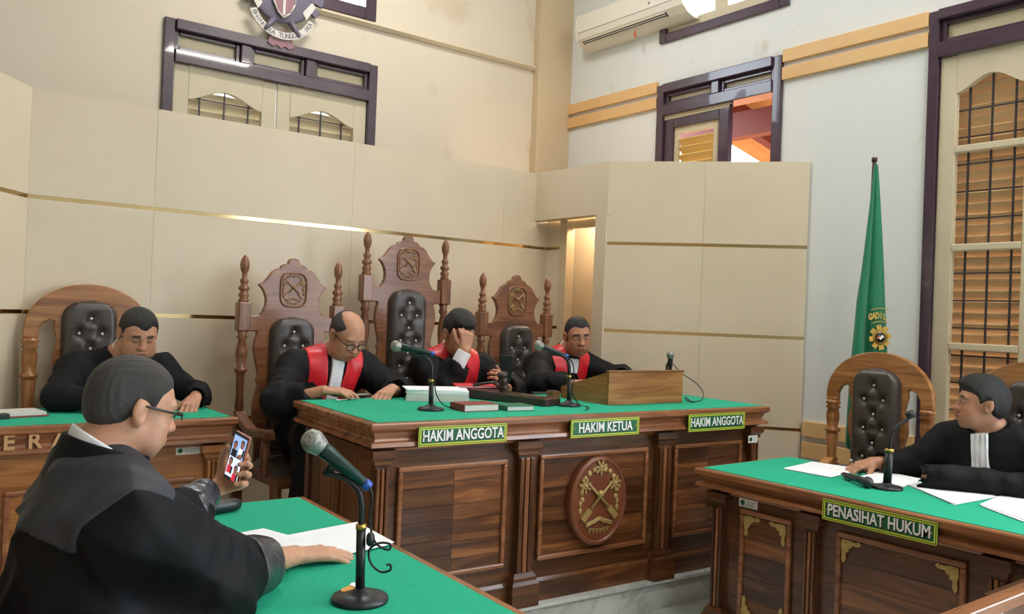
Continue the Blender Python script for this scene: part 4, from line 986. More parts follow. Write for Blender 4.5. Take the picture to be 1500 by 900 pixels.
def sdf_mesh(fn, lo, hi, h, B=8, slack=1.5):
    lo = np.asarray(lo, dtype=np.float64); nb = np.ceil((np.asarray(hi)-lo)/(B*h)).astype(int)
    g = np.stack(np.meshgrid(*[np.arange(n) for n in nb], indexing='ij'), -1).reshape(-1, 3)
    cen = (lo+(g+.5)*B*h).astype(np.float32)
    dc = fn(cen); g = g[np.abs(dc) < B*h*.87*slack]
    off = np.stack(np.meshgrid(*[np.arange(B+1)]*3, indexing='ij'), -1).reshape(-1, 3)
    N = nb*B+2
    cid, cv, quads = [], [], []
    gid = lambda c: (c[:, 0].astype(np.int64)*N[1]+c[:, 1])*N[2]+c[:, 2]
    corners = [(i, j, k_) for i in (0, 1) for j in (0, 1) for k_ in (0, 1)]
    edges = [(a, b) for a in range(8) for b in range(a+1, 8) if sum(abs(x-y) for x, y in zip(corners[a], corners[b])) == 1]
    for s in range(0, len(g), 400):
        gb = g[s:s+400]; idx = gb[:, None, :]*B+off[None]
        D = fn((lo+idx.reshape(-1, 3)*h).astype(np.float32)).reshape(len(gb), B+1, B+1, B+1)
        C8 = np.stack([D[:, i:i+B, j:j+B, k_:k_+B] for i, j, k_ in corners], -1)
        neg = C8 < 0; act = neg.any(-1) & ~neg.all(-1)
        w = np.argwhere(act)
        if not len(w): continue
        vals = C8[act]; ps = np.zeros((len(w), 3)); cnt = np.zeros(len(w))
        for a, b in edges:
            m = (vals[:, a] < 0) != (vals[:, b] < 0); t = vals[m, a]/(vals[m, a]-vals[m, b])
            ca, cb = np.array(corners[a], float), np.array(corners[b], float); ps[m] += ca+t[:, None]*(cb-ca); cnt[m] += 1
        cell = gb[w[:, 0]]*B+w[:, 1:]
        cid.append(gid(cell)); cv.append(lo+(cell+ps/cnt[:, None])*h)
        S = D < 0
        for ax in range(3):
            sl0 = [slice(None), slice(0, B), slice(0, B), slice(0, B)]; sl1 = list(sl0); sl1[ax+1] = slice(1, B+1)
            s0, s1 = S[tuple(sl0)], S[tuple(sl1)]; e = np.argwhere(s0 != s1)
            if not len(e): continue
            pt = gb[e[:, 0]]*B+e[:, 1:]; u_, v_ = [(1, 2), (2, 0), (0, 1)][ax]
            q = []
            for du, dv in ((0, 0), (-1, 0), (-1, -1), (0, -1)):
                c = pt.copy(); c[:, u_] += du; c[:, v_] += dv; q.append(gid(c))
            q = np.stack(q, 1); fl = s0[tuple(e.T)]; q[~fl] = q[~fl][:, ::-1]; quads.append(q)
    cid = np.concatenate(cid); cv = np.concatenate(cv); o = np.argsort(cid); cid, cv = cid[o], cv[o]
    Q = np.concatenate(quads); ix = np.searchsorted(cid, Q); ix = np.clip(ix, 0, len(cid)-1); ok = (cid[ix] == Q).all(1)
    return cv.astype(np.float32), ix[ok]
def mesh_from(name, v, f, mat, parent, origin, col=None):
    me = bpy.data.meshes.new(name); n, m = len(v), len(f)
    me.vertices.add(n); me.vertices.foreach_set('co', (v-np.asarray(origin, dtype=np.float32)).astype(np.float32).ravel())
    me.loops.add(m*4); me.loops.foreach_set('vertex_index', f.astype(np.int32).ravel())
    me.polygons.add(m); me.polygons.foreach_set('loop_start', np.arange(0, m*4, 4, dtype=np.int32)); me.polygons.foreach_set('loop_total', np.full(m, 4, dtype=np.int32))
    me.polygons.foreach_set('use_smooth', np.ones(m, dtype=bool)); me.update(calc_edges=True)
    if col is not None:
        at = me.color_attributes.new('Col', 'FLOAT_COLOR', 'POINT'); at.data.foreach_set('color', np.concatenate([col, np.ones((n, 1))], 1).astype(np.float32).ravel())
    me.materials.append(MAT[mat]); return new_obj(name, me, parent)

# materials
m, n, l, b = base('skin', (190, 140, 110), .48); ca = n.new('ShaderNodeVertexColor'); ca.layer_name = 'Col'
mp = coords(n, l, (1, 1, 1), False); t = noise(n, l, mp, 60, 4); r = ramp(n, [(.3, (226, 222, 220)), (.7, (255, 255, 255))]); l.new(t.outputs['Fac'], r.inputs[0])
mx = n.new('ShaderNodeMix'); mx.data_type = 'RGBA'; mx.blend_type = 'MULTIPLY'; mx.inputs['Factor'].default_value = .6
l.new(ca.outputs['Color'], mx.inputs['A']); l.new(r.outputs[0], mx.inputs['B']); l.new(mx.outputs['Result'], b.inputs['Base Color'])
t2 = noise(n, l, mp, 420, 3); bump(n, l, b, t2.outputs['Fac'], .12, .0008)
b.inputs['Subsurface Weight'].default_value = .08; b.inputs['Subsurface Radius'].default_value = (.012, .005, .003)
def hairmat(nm, c1, c2):
    m, n, l, b = base(nm, c1, .5); mp = coords(n, l, (420, 420, 90), False); t = noise(n, l, mp, 1.6, 5, .7)
    mp2 = coords(n, l, (1, 1, 1), False); t2 = noise(n, l, mp2, 22, 4)
    r = ramp(n, [(.35, c1), (.7, c2)]); l.new(t.outputs['Fac'], r.inputs[0]); l.new(r.outputs[0], b.inputs['Base Color'])
    bump(n, l, b, t.outputs['Fac'], .9, .004)
hairmat('hair_black', (16, 15, 17), (34, 32, 34)); hairmat('hair_grey', (40, 37, 37), (72, 68, 66))
noisy('robe_black', (9, 10, 13), (15, 16, 20), 14, .7, .3, .008, detail=4, rnd=False, Specular_IOR_Level=.22)
noisy('suit_black', (13, 15, 20), (19, 21, 27), 14, .75, .25, .006, rnd=False, Specular_IOR_Level=.2)
noisy('cape_grey', (46, 48, 55), (58, 60, 67), 9, .6, .35, .007, rnd=False, Specular_IOR_Level=.3)
noisy('satin_black', (52, 55, 60), (74, 77, 84), 10, .26, .9, .03, stretch=(1, 1, 1), detail=1.5, rnd=False)
noisy('satin_red', (208, 26, 40), (224, 44, 56), 10, .36, .35, .008, detail=3, rnd=False)
noisy('white_cloth', (226, 227, 232), (234, 235, 240), 30, .7, .15, .003, rnd=False)
m, n, l, b = base('lens_clear', (235, 238, 240), .05); tr = n.new('ShaderNodeBsdfTransparent'); mxs = n.new('ShaderNodeMixShader'); mxs.inputs[0].default_value = .10
l.new(tr.outputs[0], mxs.inputs[1]); l.new(b.outputs[0], mxs.inputs[2]); l.new(mxs.outputs[0], n['Material Output'].inputs['Surface'])
base('eye_white', (225, 220, 214), .2); base('iris', (40, 26, 20), .15); base('specs_black', (18, 17, 20), .25)
m, n, l, b = base('lens_glass', (235, 238, 240), .05); b.inputs['Transmission Weight'].default_value = 1; b.inputs['IOR'].default_value = 1.05
m, n, l, b = base('lens_tint', (60, 62, 70), .06); b.inputs['Transmission Weight'].default_value = .7; b.inputs['IOR'].default_value = 1.05

def frame(fwd, up=(0, 0, 1), roll=0.):
    f = nrm_(fwd); u_ = np.asarray(up, float); u_ = nrm_(u_-f*(u_@f)); lf = np.cross(u_, f)
    if roll: u_, lf = u_*math.cos(roll)+lf*math.sin(roll), lf*math.cos(roll)-u_*math.sin(roll)
    return np.stack([f, lf, u_], 1).astype(np.float32)      # columns forward, left, up

def hand_parts(w, fdir, dors, side, curls=((20, 25, 15),)*4, spread=4, thumb=1., s=1.):
    """world segments of a hand: (a, b, ra, rb); nails"""
    x = nrm_(fdir); z = np.asarray(dors, float); z = nrm_(z-x*(z@x)); y = np.cross(z, x); sg = 1 if side == 'R' else -1
    T = lambda q: np.asarray(w)+(x*q[0]+y*q[1]*sg+z*q[2])*s
    segs, nails = [], []
    ys = (.030, .010, -.010, -.029); ln = ((.045, .026, .021), (.05, .03, .022), (.046, .028, .021), (.036, .021, .019)); rx = (.088, .092, .088, .080)
    for i in range(4):
        segs.append((T((.0, ys[i]*.55, 0)), T((rx[i], ys[i], .002)), .0155*s, .0118*s, 'palm'))
        p = np.array((rx[i], ys[i], .002)); sp = math.radians(spread)*(1.5-i); a = 0; r = (.0102, .0092, .0083, .0072)
        for j in range(3):
            a += math.radians(curls[i % len(curls)][j]); d = np.array((math.cos(a)*math.cos(sp), math.cos(a)*math.sin(sp), -math.sin(a)))
            q = p+d*ln[i][j]; segs.append((T(p), T(q), r[j]*s, r[j+1]*s, 'f%d' % i)); p = q
        nz = np.array((math.sin(a), 0, math.cos(a))); nails.append(T(p+nz*.006-d*.002))
    p = np.array((.018, .026, -.008)); tl = (.046, .034, .028); tr = (.0165, .0125, .0108, .0088)
    for j, d in enumerate(((.62, .68*thumb, -.32), (.82, .46*thumb, -.28), (.93, .25*thumb, -.22))):
        d = nrm_(d); q = p+d*tl[j]; segs.append((T(p), T(q), tr[j]*s, tr[j+1]*s, 'th')); p = q
    segs.append((T((.012, .018, -.01)), T((.05, .024, -.01)), .017*s, .013*s, 'palm'))
    return segs, nails
def hand_sdf(p, segs):
    groups = {}
    for a, b, ra, rb, g in segs:
        d = cone(p, a, b, ra, rb); groups[g] = d if g not in groups else smin(groups[g], d, .011 if g == 'palm' else .003)
    d = groups.pop('palm')
    for g, e in groups.items(): d = smin(d, e, .007)
    return d

def head_shape(q, S):
    """q in head frame (metres, forward / left / up), S = options; returns distance of the bare head"""
    w = S.get('w', 1.); fat = S.get('fat', 0.)
    ay = np.abs(q[:, 1]); m = np.stack([q[:, 0], ay, q[:, 2]], 1)
    d = ell(q, (-.014, 0, .034), (.100, .078*w, .084))
    d = smin(d, ell(q, (.026, 0, -.012), (.068, .066*w, .085)), .03)
    d = smin(d, ell(q, (.022, 0, -.07), (.058, .055*w+fat, .048+fat*.5)), .03)
    d = smin(d, ell(q, (.066, 0, -.102), (.020, .022, .017)), .03)
    d = smin(d, ell(m, (.056, .040*w, -.034), (.026, .024+fat*.5, .026)), .022)
    d = smin(d, ell(m, (.045, .042*w, -.075), (.03, .02+fat, .03)), .03)
    d = smin(d, ell(m, (.080, .026, .026), (.012, .026, .009)), .016)
    d = smax(d, -ell(m, (.103, .031, .002), (.017, .019, .013)), .014)
    d = smin(d, ell(m, (.0765, .031, .001), (.0145, .0155, .0115)), .005)
    d = smin(d, cone(q, (.086, 0, .014), (.104, 0, -.028), .0085, .0125), .010)
    d = smin(d, ell(q, (.107, 0, -.031), (.0135, .0150, .0115)), .008)
    d = smin(d, ell(m, (.094, .0150, -.034), (.0125, .0095, .0095)), .006)
    d = smin(d, ell(q, (.080, 0, -.066), (.022, .034, .022)), .018)
    d = smin(d, ell(q, (.0945, 0, -.0605), (.0085, .022, .0052)), .004)
    d = smin(d, ell(q, (.0925, 0, -.0725), (.0095, .019, .0064)), .004)
    d = smax(d, -cone(m, (.104, 0, -.0662), (.090, .024, -.068), .0022, .0014), .003)
    if S.get('eyes', 'shut') == 'open': d = smax(d, -ell(m, (.094, .031, .002), (.012, .0120, .0045)), .002)
    e = ell(m, (-.012, .0815*w, -.006), (.018, .0085, .029)); e = smin(e, ell(m, (-.008, .082*w, -.030), (.010, .0075, .011)), .008)
    e = smin(e, ell(m, (-.022, .087*w, .000), (.011, .006, .026)), .008)
    e = smax(e, -ell(m, (.000, .093*w, -.006), (.011, .010, .017)), .005)
    d = smin(d, e, .006)
    return d
def hair_shape(q, S):
    w = S.get('w', 1.); th = S.get('hair_th', .009); x, y, z = q.T; ay = np.abs(y)
    fr = S.get('front', .062)
    zl = np.interp(x, [-.13, -.075, -.04, -.014, .004, .022, .034, .05, .085], [-.085, -.08, -.05, .012, .012, -.018 if S.get('sideburn', True) else .02, .028, fr-.018, fr])
    zl = zl+S.get('recede', .0)*np.clip((x-.02)/.05, 0, 1)*np.clip((ay-.012)/.03, 0, 1)
    if S.get('peak'): zl = zl-S['peak']*np.clip((x-.04)/.03, 0, 1)*np.clip(1-np.abs(y-.01)/.04, 0, 1)
    te = th*(np.clip((z-zl)/.032, .0, 1)-1); d = ell(q, (-.014, 0, .034), (.100+th*.9, .078*w+th*.8, .084+th*1.1)); d = smin(d, ell(q, (-.03, 0, -.015), (.078+th*.5, .067*w+th*.6, .07)), .03)-te*.85
    d = smax(d, (zl-z)*.75, .003)
    if S.get('bald'):
        top = ell(q, (.022, 0, .098), (.105, .060, .062)); d = smax(d, -top, .012)
    if S.get('quiff'): d = smin(d, ell(q, (.058, -.004, .092), (.045, .052, .026)), .03); d = smin(d, ell(q, (.0, 0, .11), (.07, .06, .028)), .04)
    d = d+.0006*np.sin(y*430+2.5*np.sin(x*45+z*30))*np.clip((z-zl)/.02, 0, 1)
    return d

SPECS = []
def build_person(sp):
    name = 'person'; H = np.asarray(sp['head'], float); HF = frame(sp['hfwd'], roll=sp.get('hroll', 0.)); hs = sp.get('hscale', 1.)
    S = sp.get('face', {}); N_ = np.asarray(sp['neck'], float); PV = np.asarray(sp['pelvis'], float)
    sL, sR, eL, eR, wL, wR = [np.asarray(sp[k_], float) for k_ in ('shL', 'shR', 'elL', 'elR', 'wrL', 'wrR')]
    up = nrm_(N_-PV); lf = sL-sR; lf = nrm_(lf-up*(lf@up)); fw = np.cross(lf, up); TF = np.stack([fw, lf, up], 1).astype(np.float32)
    SM = (sL+sR)/2; tl = float((SM-PV)@up)
    CH = (PV+up*tl*.70+fw*.015); BL = PV+up*tl*.28+fw*.03; O = np.array([PV[0], PV[1], sp.get('z0', 0.)])
    loc = lambda p, c, F: (p-np.asarray(c, dtype=np.float32))@F
    hL, nL = hand_parts(wL, *sp['handL'], 'L', **sp.get('handLk', {})); hR, nR = hand_parts(wR, *sp['handR'], 'R', **sp.get('handRk', {}))
    lh = lambda p: loc(p, H, HF)/hs
    knees = sp.get('knees'); feet = sp.get('feet')
    if knees is None:
        knees = [PV+fw*.42+lf*s*.12-up*0+np.array([0, 0, .0]) for s in (1, -1)]; knees = [np.array([k_[0], k_[1], PV[2]+.02]) for k_ in knees]
    feet = [np.array([k_[0], k_[1], sp.get('z0', 0.)+.06])+fw*np.array([1, 1, 0])*.02 for k_ in knees]
    nk0 = H+HF@np.array([-.022, 0, -.055])*hs
    bw_ = sp.get('build', 1.)
    def near(p, c, r):
        d = np.linalg.norm(p-np.asarray(c, dtype=np.float32), axis=1)-r; return d
    def grp(p, c, r, fn, pad=.06):
        d = near(p, c, r); o = np.maximum(d, .0)+pad; m_ = d < pad
        if m_.any(): o[m_] = fn(p[m_])
        return o
    def body(p):
        d = grp(p, H, .2, lambda q: head_shape(lh(q), S)*hs)
        d = smin(d, cone(p, nk0, N_, .053*sp.get('neck_r', 1), .062*sp.get('neck_r', 1)), .025)
        t = cone(p, sL, sR, .06, .06); t = smin(t, ell(loc(p, CH, TF), (0, 0, 0), (.10, .15, .19)), .06); t = smin(t, ell(loc(p, BL, TF), (0, 0, 0), (.12*bw_, .145, .17)), .06)
        t = smin(t, cone(p, N_, (sL+N_)/2, .06, .05), .04); t = smin(t, cone(p, N_, (sR+N_)/2, .06, .05), .04)
        mz = p[:, 2] < PV[2]+.22
        if mz.any():
            pm, tm = p[mz], t[mz]
            for k_, ft in zip(knees, feet): tm = smin(tm, cone(pm, PV, k_, .10, .06), .05); tm = smin(tm, cone(pm, k_, ft, .055, .04), .02); tm = smin(tm, cone(pm, ft, ft+fw*np.array([1, 1, 0])*.16, .045, .035), .02)
            t[mz] = tm
        d = smin(d, t, .03)
        for s_, e_, w_ in ((sL, eL, wL), (sR, eR, wR)): d = smin(d, smin(cone(p, s_, e_, .05, .042), cone(p, e_, w_, .042, .026), .02), .03)
        for w_, h_ in ((wL, hL), (wR, hR)):
            c = np.mean([a for a, *_ in h_], 0); d = smin(d, grp(p, c, .15, lambda q: hand_sdf(q, h_)), .008)
        return d
    hh = sp.get('res', .0040)
    pts = np.array([H, N_, PV, sL, sR, eL, eR, wL, wR, *knees, *feet, *[x[1] for x in hL], *[x[1] for x in hR]]); lo, hi = pts.min(0)-.24, pts.max(0)+.24
    v, f = sdf_mesh(body, lo, hi, hh)
    # skin colours: tone, lips, brows, lids, nails
    tone = np.array(lin(sp['skin'])); col = np.tile(tone, (len(v), 1)); q = lh(v); aq = np.abs(q[:, 1]); ish = (np.linalg.norm(q, axis=1) < .16)[:, None]
    def mix(c, wgt): nonlocal col; wgt = np.clip(wgt, 0, 1)[:, None]*ish; col = col*(1-wgt)+np.array(c)*wgt
    gz = lambda a, s_: np.exp(-(a/s_)**2)
    mix(tone*np.array([1.12, .88, .86]), .7*gz(q[:, 0]-.106, .022)*gz(aq, .02)*gz(q[:, 2]+.03, .02)); mix(tone*np.array([1.1, .88, .85]), .45*gz(aq-.045, .022)*gz(q[:, 2]+.035, .025))
    mix(tone*np.array([.78, .5, .48]), 1.2*(q[:, 0] > .078)*gz(aq, .020)*gz(q[:, 2]+.0665, .0085))
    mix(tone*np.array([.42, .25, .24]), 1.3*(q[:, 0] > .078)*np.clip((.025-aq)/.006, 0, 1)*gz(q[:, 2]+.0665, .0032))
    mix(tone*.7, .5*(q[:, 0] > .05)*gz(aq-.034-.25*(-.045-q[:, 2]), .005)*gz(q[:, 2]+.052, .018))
    bc = np.array(lin((30, 26, 25))); hc = sp.get('brow', .85)
    by = .028+.006*np.clip((aq-.03)/.02, -1, 1)*0-.1*np.maximum(aq-.036, 0)
    mix(bc, hc*1.5*(q[:, 0] > .05)*gz(q[:, 2]-by, .0056)*np.clip((aq-.011)/.006, 0, 1)*np.clip((.053-aq)/.008, 0, 1))
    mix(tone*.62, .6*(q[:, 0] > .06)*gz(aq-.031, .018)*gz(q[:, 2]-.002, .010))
    if S.get('eyes', 'shut') != 'open': mix(bc, 1.1*(q[:, 0] > .07)*gz(q[:, 2]+.0045-.25*(aq-.031)**2/.01, .0022)*np.clip((.0145-np.abs(aq-.031))/.004, 0, 1))
    if S.get('moustache'): mix(bc, S['moustache']*(q[:, 0] > .07)*gz(q[:, 2]+.0505, .0055)*np.clip((.03-aq)/.008, 0, 1))
    if S.get('stubble'): mix(tone*.55, S['stubble']*(q[:, 0] > .02)*np.clip((-.048-q[:, 2])/.012, 0, 1)*np.clip((.125+q[:, 2])/.02, 0, 1))
    if 'scalp' in S: mix(np.array(lin(S['scalp'])), .8*(ell(q, (.0, 0, .0), (.3, .3, .3)) < 0)*np.clip((q[:, 2]-.02)/.03, 0, 1)*np.clip((.0-q[:, 0])/.03, 0, 1))
    nl = np.array(lin(np.clip(np.array(sp['skin'])*1.1+np.array([10, 4, 6]), 0, 255)))
    for c in nL+nR:
        wgt = np.clip(1.4-np.linalg.norm(v-c.astype(np.float32), axis=1)/.005, 0, 1)[:, None]*.7; col = col*(1-wgt)+nl*wgt
    me = mesh_from(name, v, f, 'skin', None, O, col); me.location = O; root = tag(me, sp['label'], 'person')
    def part(nm, fn, lo, hi, h, mat, par=root):
        vv, ff = sdf_mesh(fn, lo, hi, h); return mesh_from(nm, vv, ff, mat, par, O)
    # hair
    if S.get('hair', True):
        hr = part('hair', lambda p: hair_shape(lh(p), S)*hs, H-.16, H+.16, min(hh, .003), sp.get('hair', 'hair_black'))
    W3 = lambda q: tuple(H+HF.astype(float)@(np.asarray(q, float)*hs)-O)
    if S.get('eyes') == 'open':
        gz_ = np.asarray(S.get('gaze', (1, 0, 0)), float); gz_ = gz_/np.linalg.norm(gz_)
        for s in (1, -1):
            ey = MB().ball(W3((.0772, .031*s, .002)), .0122*hs, 20, 14).build('eye', 'eye_white', root)
            c = np.array((.0772, .031*s, .002))+gz_*.0080; MB().ball(W3(c), .0062*hs, 14, 10).build('iris', 'iris', ey)
    if sp.get('specs'):
        st, lens = sp['specs']; gl = None
        for s in (1, -1):
            pts = []
            for i in range(29):
                a = 2*math.pi*i/28; c_, s_ = math.cos(a), math.sin(a); ry, rz = (.0245, .0185) if st == 'full' else (.0245, .0155)
                pts.append(W3((.106-.006*abs(.9*c_*ry/.0245+1)*.5*0-.25*max(0, (.031+ry*c_*1)-.045), s*(.033+ry*math.copysign(abs(c_)**.7, c_)), -.004+rz*math.copysign(abs(s_)**.75, s_))))
            rp = pts if st == 'full' else pts[:15]
            o = MB().tube(rp, .0022 if st == 'full' else .0019, 8)
            o.tube([W3((.100, s*.058, .006)), W3((.06, s*.078*S.get('w', 1), .008)), W3((-.01, s*.086*S.get('w', 1), .010)), W3((-.028, s*.085*S.get('w', 1), -.004)), W3((-.034, s*.083*S.get('w', 1), -.022))], .0027, 8)
            if s == 1: o.tube([W3((.107, .0105, .002)), W3((.110, 0, .005)), W3((.107, -.0105, .002))], .0017, 8); gl = o.build('glasses', 'specs_black', root)
            else: o.build('temple_frame', 'specs_black', gl)
            lm = MB(); lv = pts[:-1]; lm.add(lv, [tuple(range(len(lv)))]); lm.build('lens', lens, gl)
    # clothes
    cl = sp['cloth']; cr_ = cl.get('r', 1.)
    cuff = cl.get('cuff', .03); fl = cl.get('flare', .085); fold = cl.get('fold', .006)
    def torso(p):
        lt = loc(p, CH, TF); lb = loc(p, BL, TF)
        t = cone(p, sL+up*.0, sR, .078*cr_, .078*cr_); t = smin(t, ell(lt, (-.005, 0, .01), (.135*cr_, .20*cr_, .22)), .07); t = smin(t, ell(lb, (.0, 0, -.02), (.165*cr_*bw_, .19*cr_, .22)), .07)
        for s_ in (sL, sR): t = smin(t, cone(p, N_-up*.01, s_+up*.005, .066, .072), .05)
        return t
    cuffs = {id(wL): cl.get('cuffL', cuff), id(wR): cl.get('cuffR', cuff)}
    def arm(p, s_, e_, w_):
        ck = cuffs[id(w_)]; is_l = w_ is wL; s_, e_ = [np.asarray(a, float) for a in (s_, e_)]; fd = nrm_(w_-e_); ce = w_-fd*ck
        a = cone(p, s_, e_, .082*cr_, fl*cr_*.98); cu_r = cl.get('cuff_rL', cl.get('cuff_r', .06)) if is_l else cl.get('cuff_r', .06); b_ = cone(p, e_, ce, fl*cr_*.98, cu_r)
        b_ = smax(b_, ((p-ce.astype(np.float32))@fd.astype(np.float32)), .008)
        ta, tb = seg_t(p, s_, e_), seg_t(p, e_, ce); La, Lb = np.linalg.norm(e_-s_), np.linalg.norm(ce-e_); qx = p@np.array([1.3, .9, -1.1], dtype=np.float32)
        a = a+fold*1.6*(np.abs(np.sin(ta*La*34+2*np.sin(qx*9)))-.6)*np.exp(-((ta-1)/.55)**2); b_ = b_+fold*1.3*(np.abs(np.sin(tb*Lb*30+2.4*np.sin(qx*8+1)))-.6)*np.clip(1.15-tb, 0, 1)
        inner = cone(p, ce-fd*.012, ce+fd*.05, cu_r-.009, cu_r-.009); b_ = smax(b_, -inner, .004)
        drop = cl.get('drop', 0)
        if drop:      # hanging lower edge of a wide sleeve
            m_ = e_+(ce-e_)*.7; b2 = smax(cone(p, m_-np.array([0, 0, .02]), m_-np.array([0, 0, drop]), .055, .03), ((p-ce.astype(np.float32))@fd.astype(np.float32)), .01); b_ = smin(b_, b2, .04)
        return smin(a, b_, .03)
    def folds(p):
        q = p-O.astype(np.float32); x, y, z = (q@TF).T
        r1 = np.abs(np.sin(13*y+4*x+1.6*np.sin(5*z+3*y))); r2 = np.abs(np.sin(15*x-9*y+7*z+1.5*np.sin(6*z))); r3 = np.abs(np.sin(11*(x+y)+21*z+2.2*np.sin(9*y+2*x)))
        return fold*(1.5*(r1-.6)+1.0*(r2-.6)+1.1*(r3-.6)+.25*np.sin(60*y+31*z+3*np.sin(20*x)))
    def robe(p):
        t = torso(p); a = smin(arm(p, sL, eL, wL), arm(p, sR, eR, wR), .01); d = smin(t, a, .05)
        for da, db, ra, rb in cl.get('drape', ()): d = smin(d, cone(p, da, db, ra, rb), .06)
        mz = p[:, 2] < PV[2]+.30
        if mz.any():
            pm, dm = p[mz], d[mz]
            for k_, ft in zip(knees, feet):
                dm = smin(dm, cone(pm, PV+fw*.03, k_, .125*cr_, .09), .06)
                if cl.get('skirt', True): dm = smin(dm, cone(pm, k_, ft+np.array([0, 0, .05]), .09, .11), .04)
            d[mz] = dm
        d = d+folds(p)
        d = smax(d, -cone(p, N_+up*.02+fw*.01, nk0+up*.1, cl.get('hole', .060)*sp.get('neck_r', 1), cl.get('hole', .06)+.025), .008)
        d = smax(d, -cone(p, H, H+up*.1, .135, .16), .01)
        if 'desk' in sp:      # cloth rests on the desk top instead of sinking in
            b0, b1 = [np.asarray(a, dtype=np.float32) for a in sp['desk']]; qb = np.abs(p-(b0+b1)/2)-(b1-b0)/2
            d = smax(d, -(np.linalg.norm(np.maximum(qb, 0), axis=1)+np.minimum(qb.max(1), 0)), .006)
        return d
    part('robe' if cl.get('robe', True) else 'suit', robe, lo-.03, hi+.03, sp.get('cres', .0085), cl.get('mat', 'robe_black'))
    lt = lambda p: loc(p, CH, TF)
    top = float((SM-CH)@up)
    def shell(nm, region, off, mat, h=.005, pleat=None):
        def fn(p):
            base_ = torso(p)-off+.7*folds(p)
            if pleat is not None: base_ = base_+pleat(lt(p))
            return smax(base_, region(lt(p)), .004)
        c = CH; return part(nm, fn, c-.42, c+.42, h, mat)
    if cl.get('sash'):
        def reg(q):
            x, y, z = q.T; ay = np.abs(y); cyl = np.maximum(.036+.10*np.clip(z-.02, 0, 1)-ay, ay-.128-.12*np.clip(z+.02, 0, .25)); 
            return np.maximum(np.maximum(cyl, -.20-z), -x-.06)
        shell('sash', reg, .007, 'satin_red')
    if cl.get('bib'):
        bwid, blen = cl['bib']
        def reg2(q):
            x, y, z = q.T; hw = bwid*(1+.5*np.clip((top-z)/.25, 0, 1)) if cl.get('pleats') else bwid
            return np.maximum(np.maximum(np.abs(y)-hw, (top-blen)-z), np.maximum(.03-x, z-top-.10))
        shell('bib', reg2, .014, 'white_cloth', .004, (lambda q: .004*np.sin(q[:, 1]*300)) if cl.get('pleats') else None)
    if cl.get('collar'):
        def colr(p):
            d = np.abs(cone(p, N_-up*.015, nk0+up*.05, .068*sp.get('neck_r', 1), .064*sp.get('neck_r', 1)))-.0035; t = seg_t(p, N_-up*.015, nk0+up*.05); L_ = float(np.linalg.norm(nk0+up*.05-N_+up*.015))
            return smax(smax(d, (t*L_-cl['collar'])+ .02*np.clip(loc(p, N_, TF)[:, 0]/.06, -1, 1), .003), -t*L_-.03, .003)
        part('collar', colr, N_-.16, N_+.2, .003, 'white_cloth')
    if cl.get('stand'):
        def colb(p):
            d = np.abs(cone(p, N_-up*.03, nk0+up*.03, .082*sp.get('neck_r', 1), .074*sp.get('neck_r', 1)))-.006; t = seg_t(p, N_-up*.03, nk0+up*.03); L_ = float(np.linalg.norm(nk0+up*.03-N_+up*.03))
            fx = loc(p, N_, TF)
            return smax(smax(smax(d, t*L_-cl['stand'], .004), -t*L_-.03, .003), np.abs(fx[:, 1])*-1+.02+(fx[:, 0] < 0)*-9, .004)
        part('robe_collar', colb, N_-.18, N_+.2, .0035, cl.get('mat', 'robe_black'))
    if cl.get('cape'):
        def rg(q):
            x, y, z = q.T; ay = np.abs(y); bot = top-.012-.03*np.clip(-y/.2, -1, 1)-z
            return np.maximum(np.maximum(ay-.165-.35*np.clip(z-top+.12, 0, .2), bot), x-.05-.5*np.clip(z-top+.02, 0, .3))
        shell('cape', rg, .012, 'cape_grey')
    if cl.get('satin'):
        for nm_, s_, e_, w_ in (('cuff', sL, eL, wL), ('cuff', sR, eR, wR)):
            fd = nrm_(w_-e_); ce = w_-fd*cuffs[id(w_)]
            def cf(p, s_=s_, e_=e_, w_=w_, fd=fd, ce=ce):
                a = smax(arm(p, s_, e_, w_)-.004+.5*folds(p), -(p[:, 2]-sp['desk'][1][2]), .004); t = (p-ce.astype(np.float32))@fd.astype(np.float32)
                return smax(a, -t-cl['satin'], .004)
            part(nm_, cf, np.minimum(ce, e_)-.16, np.maximum(ce, e_)+.16, .005, 'satin_black')
    if cl.get('shirt_cuff'):
        for sd in cl['shirt_cuff']:
            e_, w_ = (eL, wL) if sd == 'L' else (eR, wR); fd = nrm_(w_-e_)
            ln_ = cl.get('cuff_len', .03)
            def sc(p, w_=w_, fd=fd): d = np.abs(cone(p, w_-fd*(cuff+.04), w_-fd*.0, .04, .036))-.003; t = (p-w_.astype(np.float32))@fd.astype(np.float32); return smax(smax(d, t+.008, .002), -t-cuff-.06, .002)
            part('shirt_cuff', sc, w_-.2, w_+.1, .003, 'white_cloth')
    return root
dn = lambda f, deg: np.array([f[0]*math.cos(math.radians(deg)), f[1]*math.cos(math.radians(deg)), -math.sin(math.radians(deg))])
judge_cloth = dict(sash=True, bib=(.034, .26), stand=.055, collar=.05, hole=.066, cuff=.04, flare=.088, cuff_r=.068, drop=.06, fold=.006)
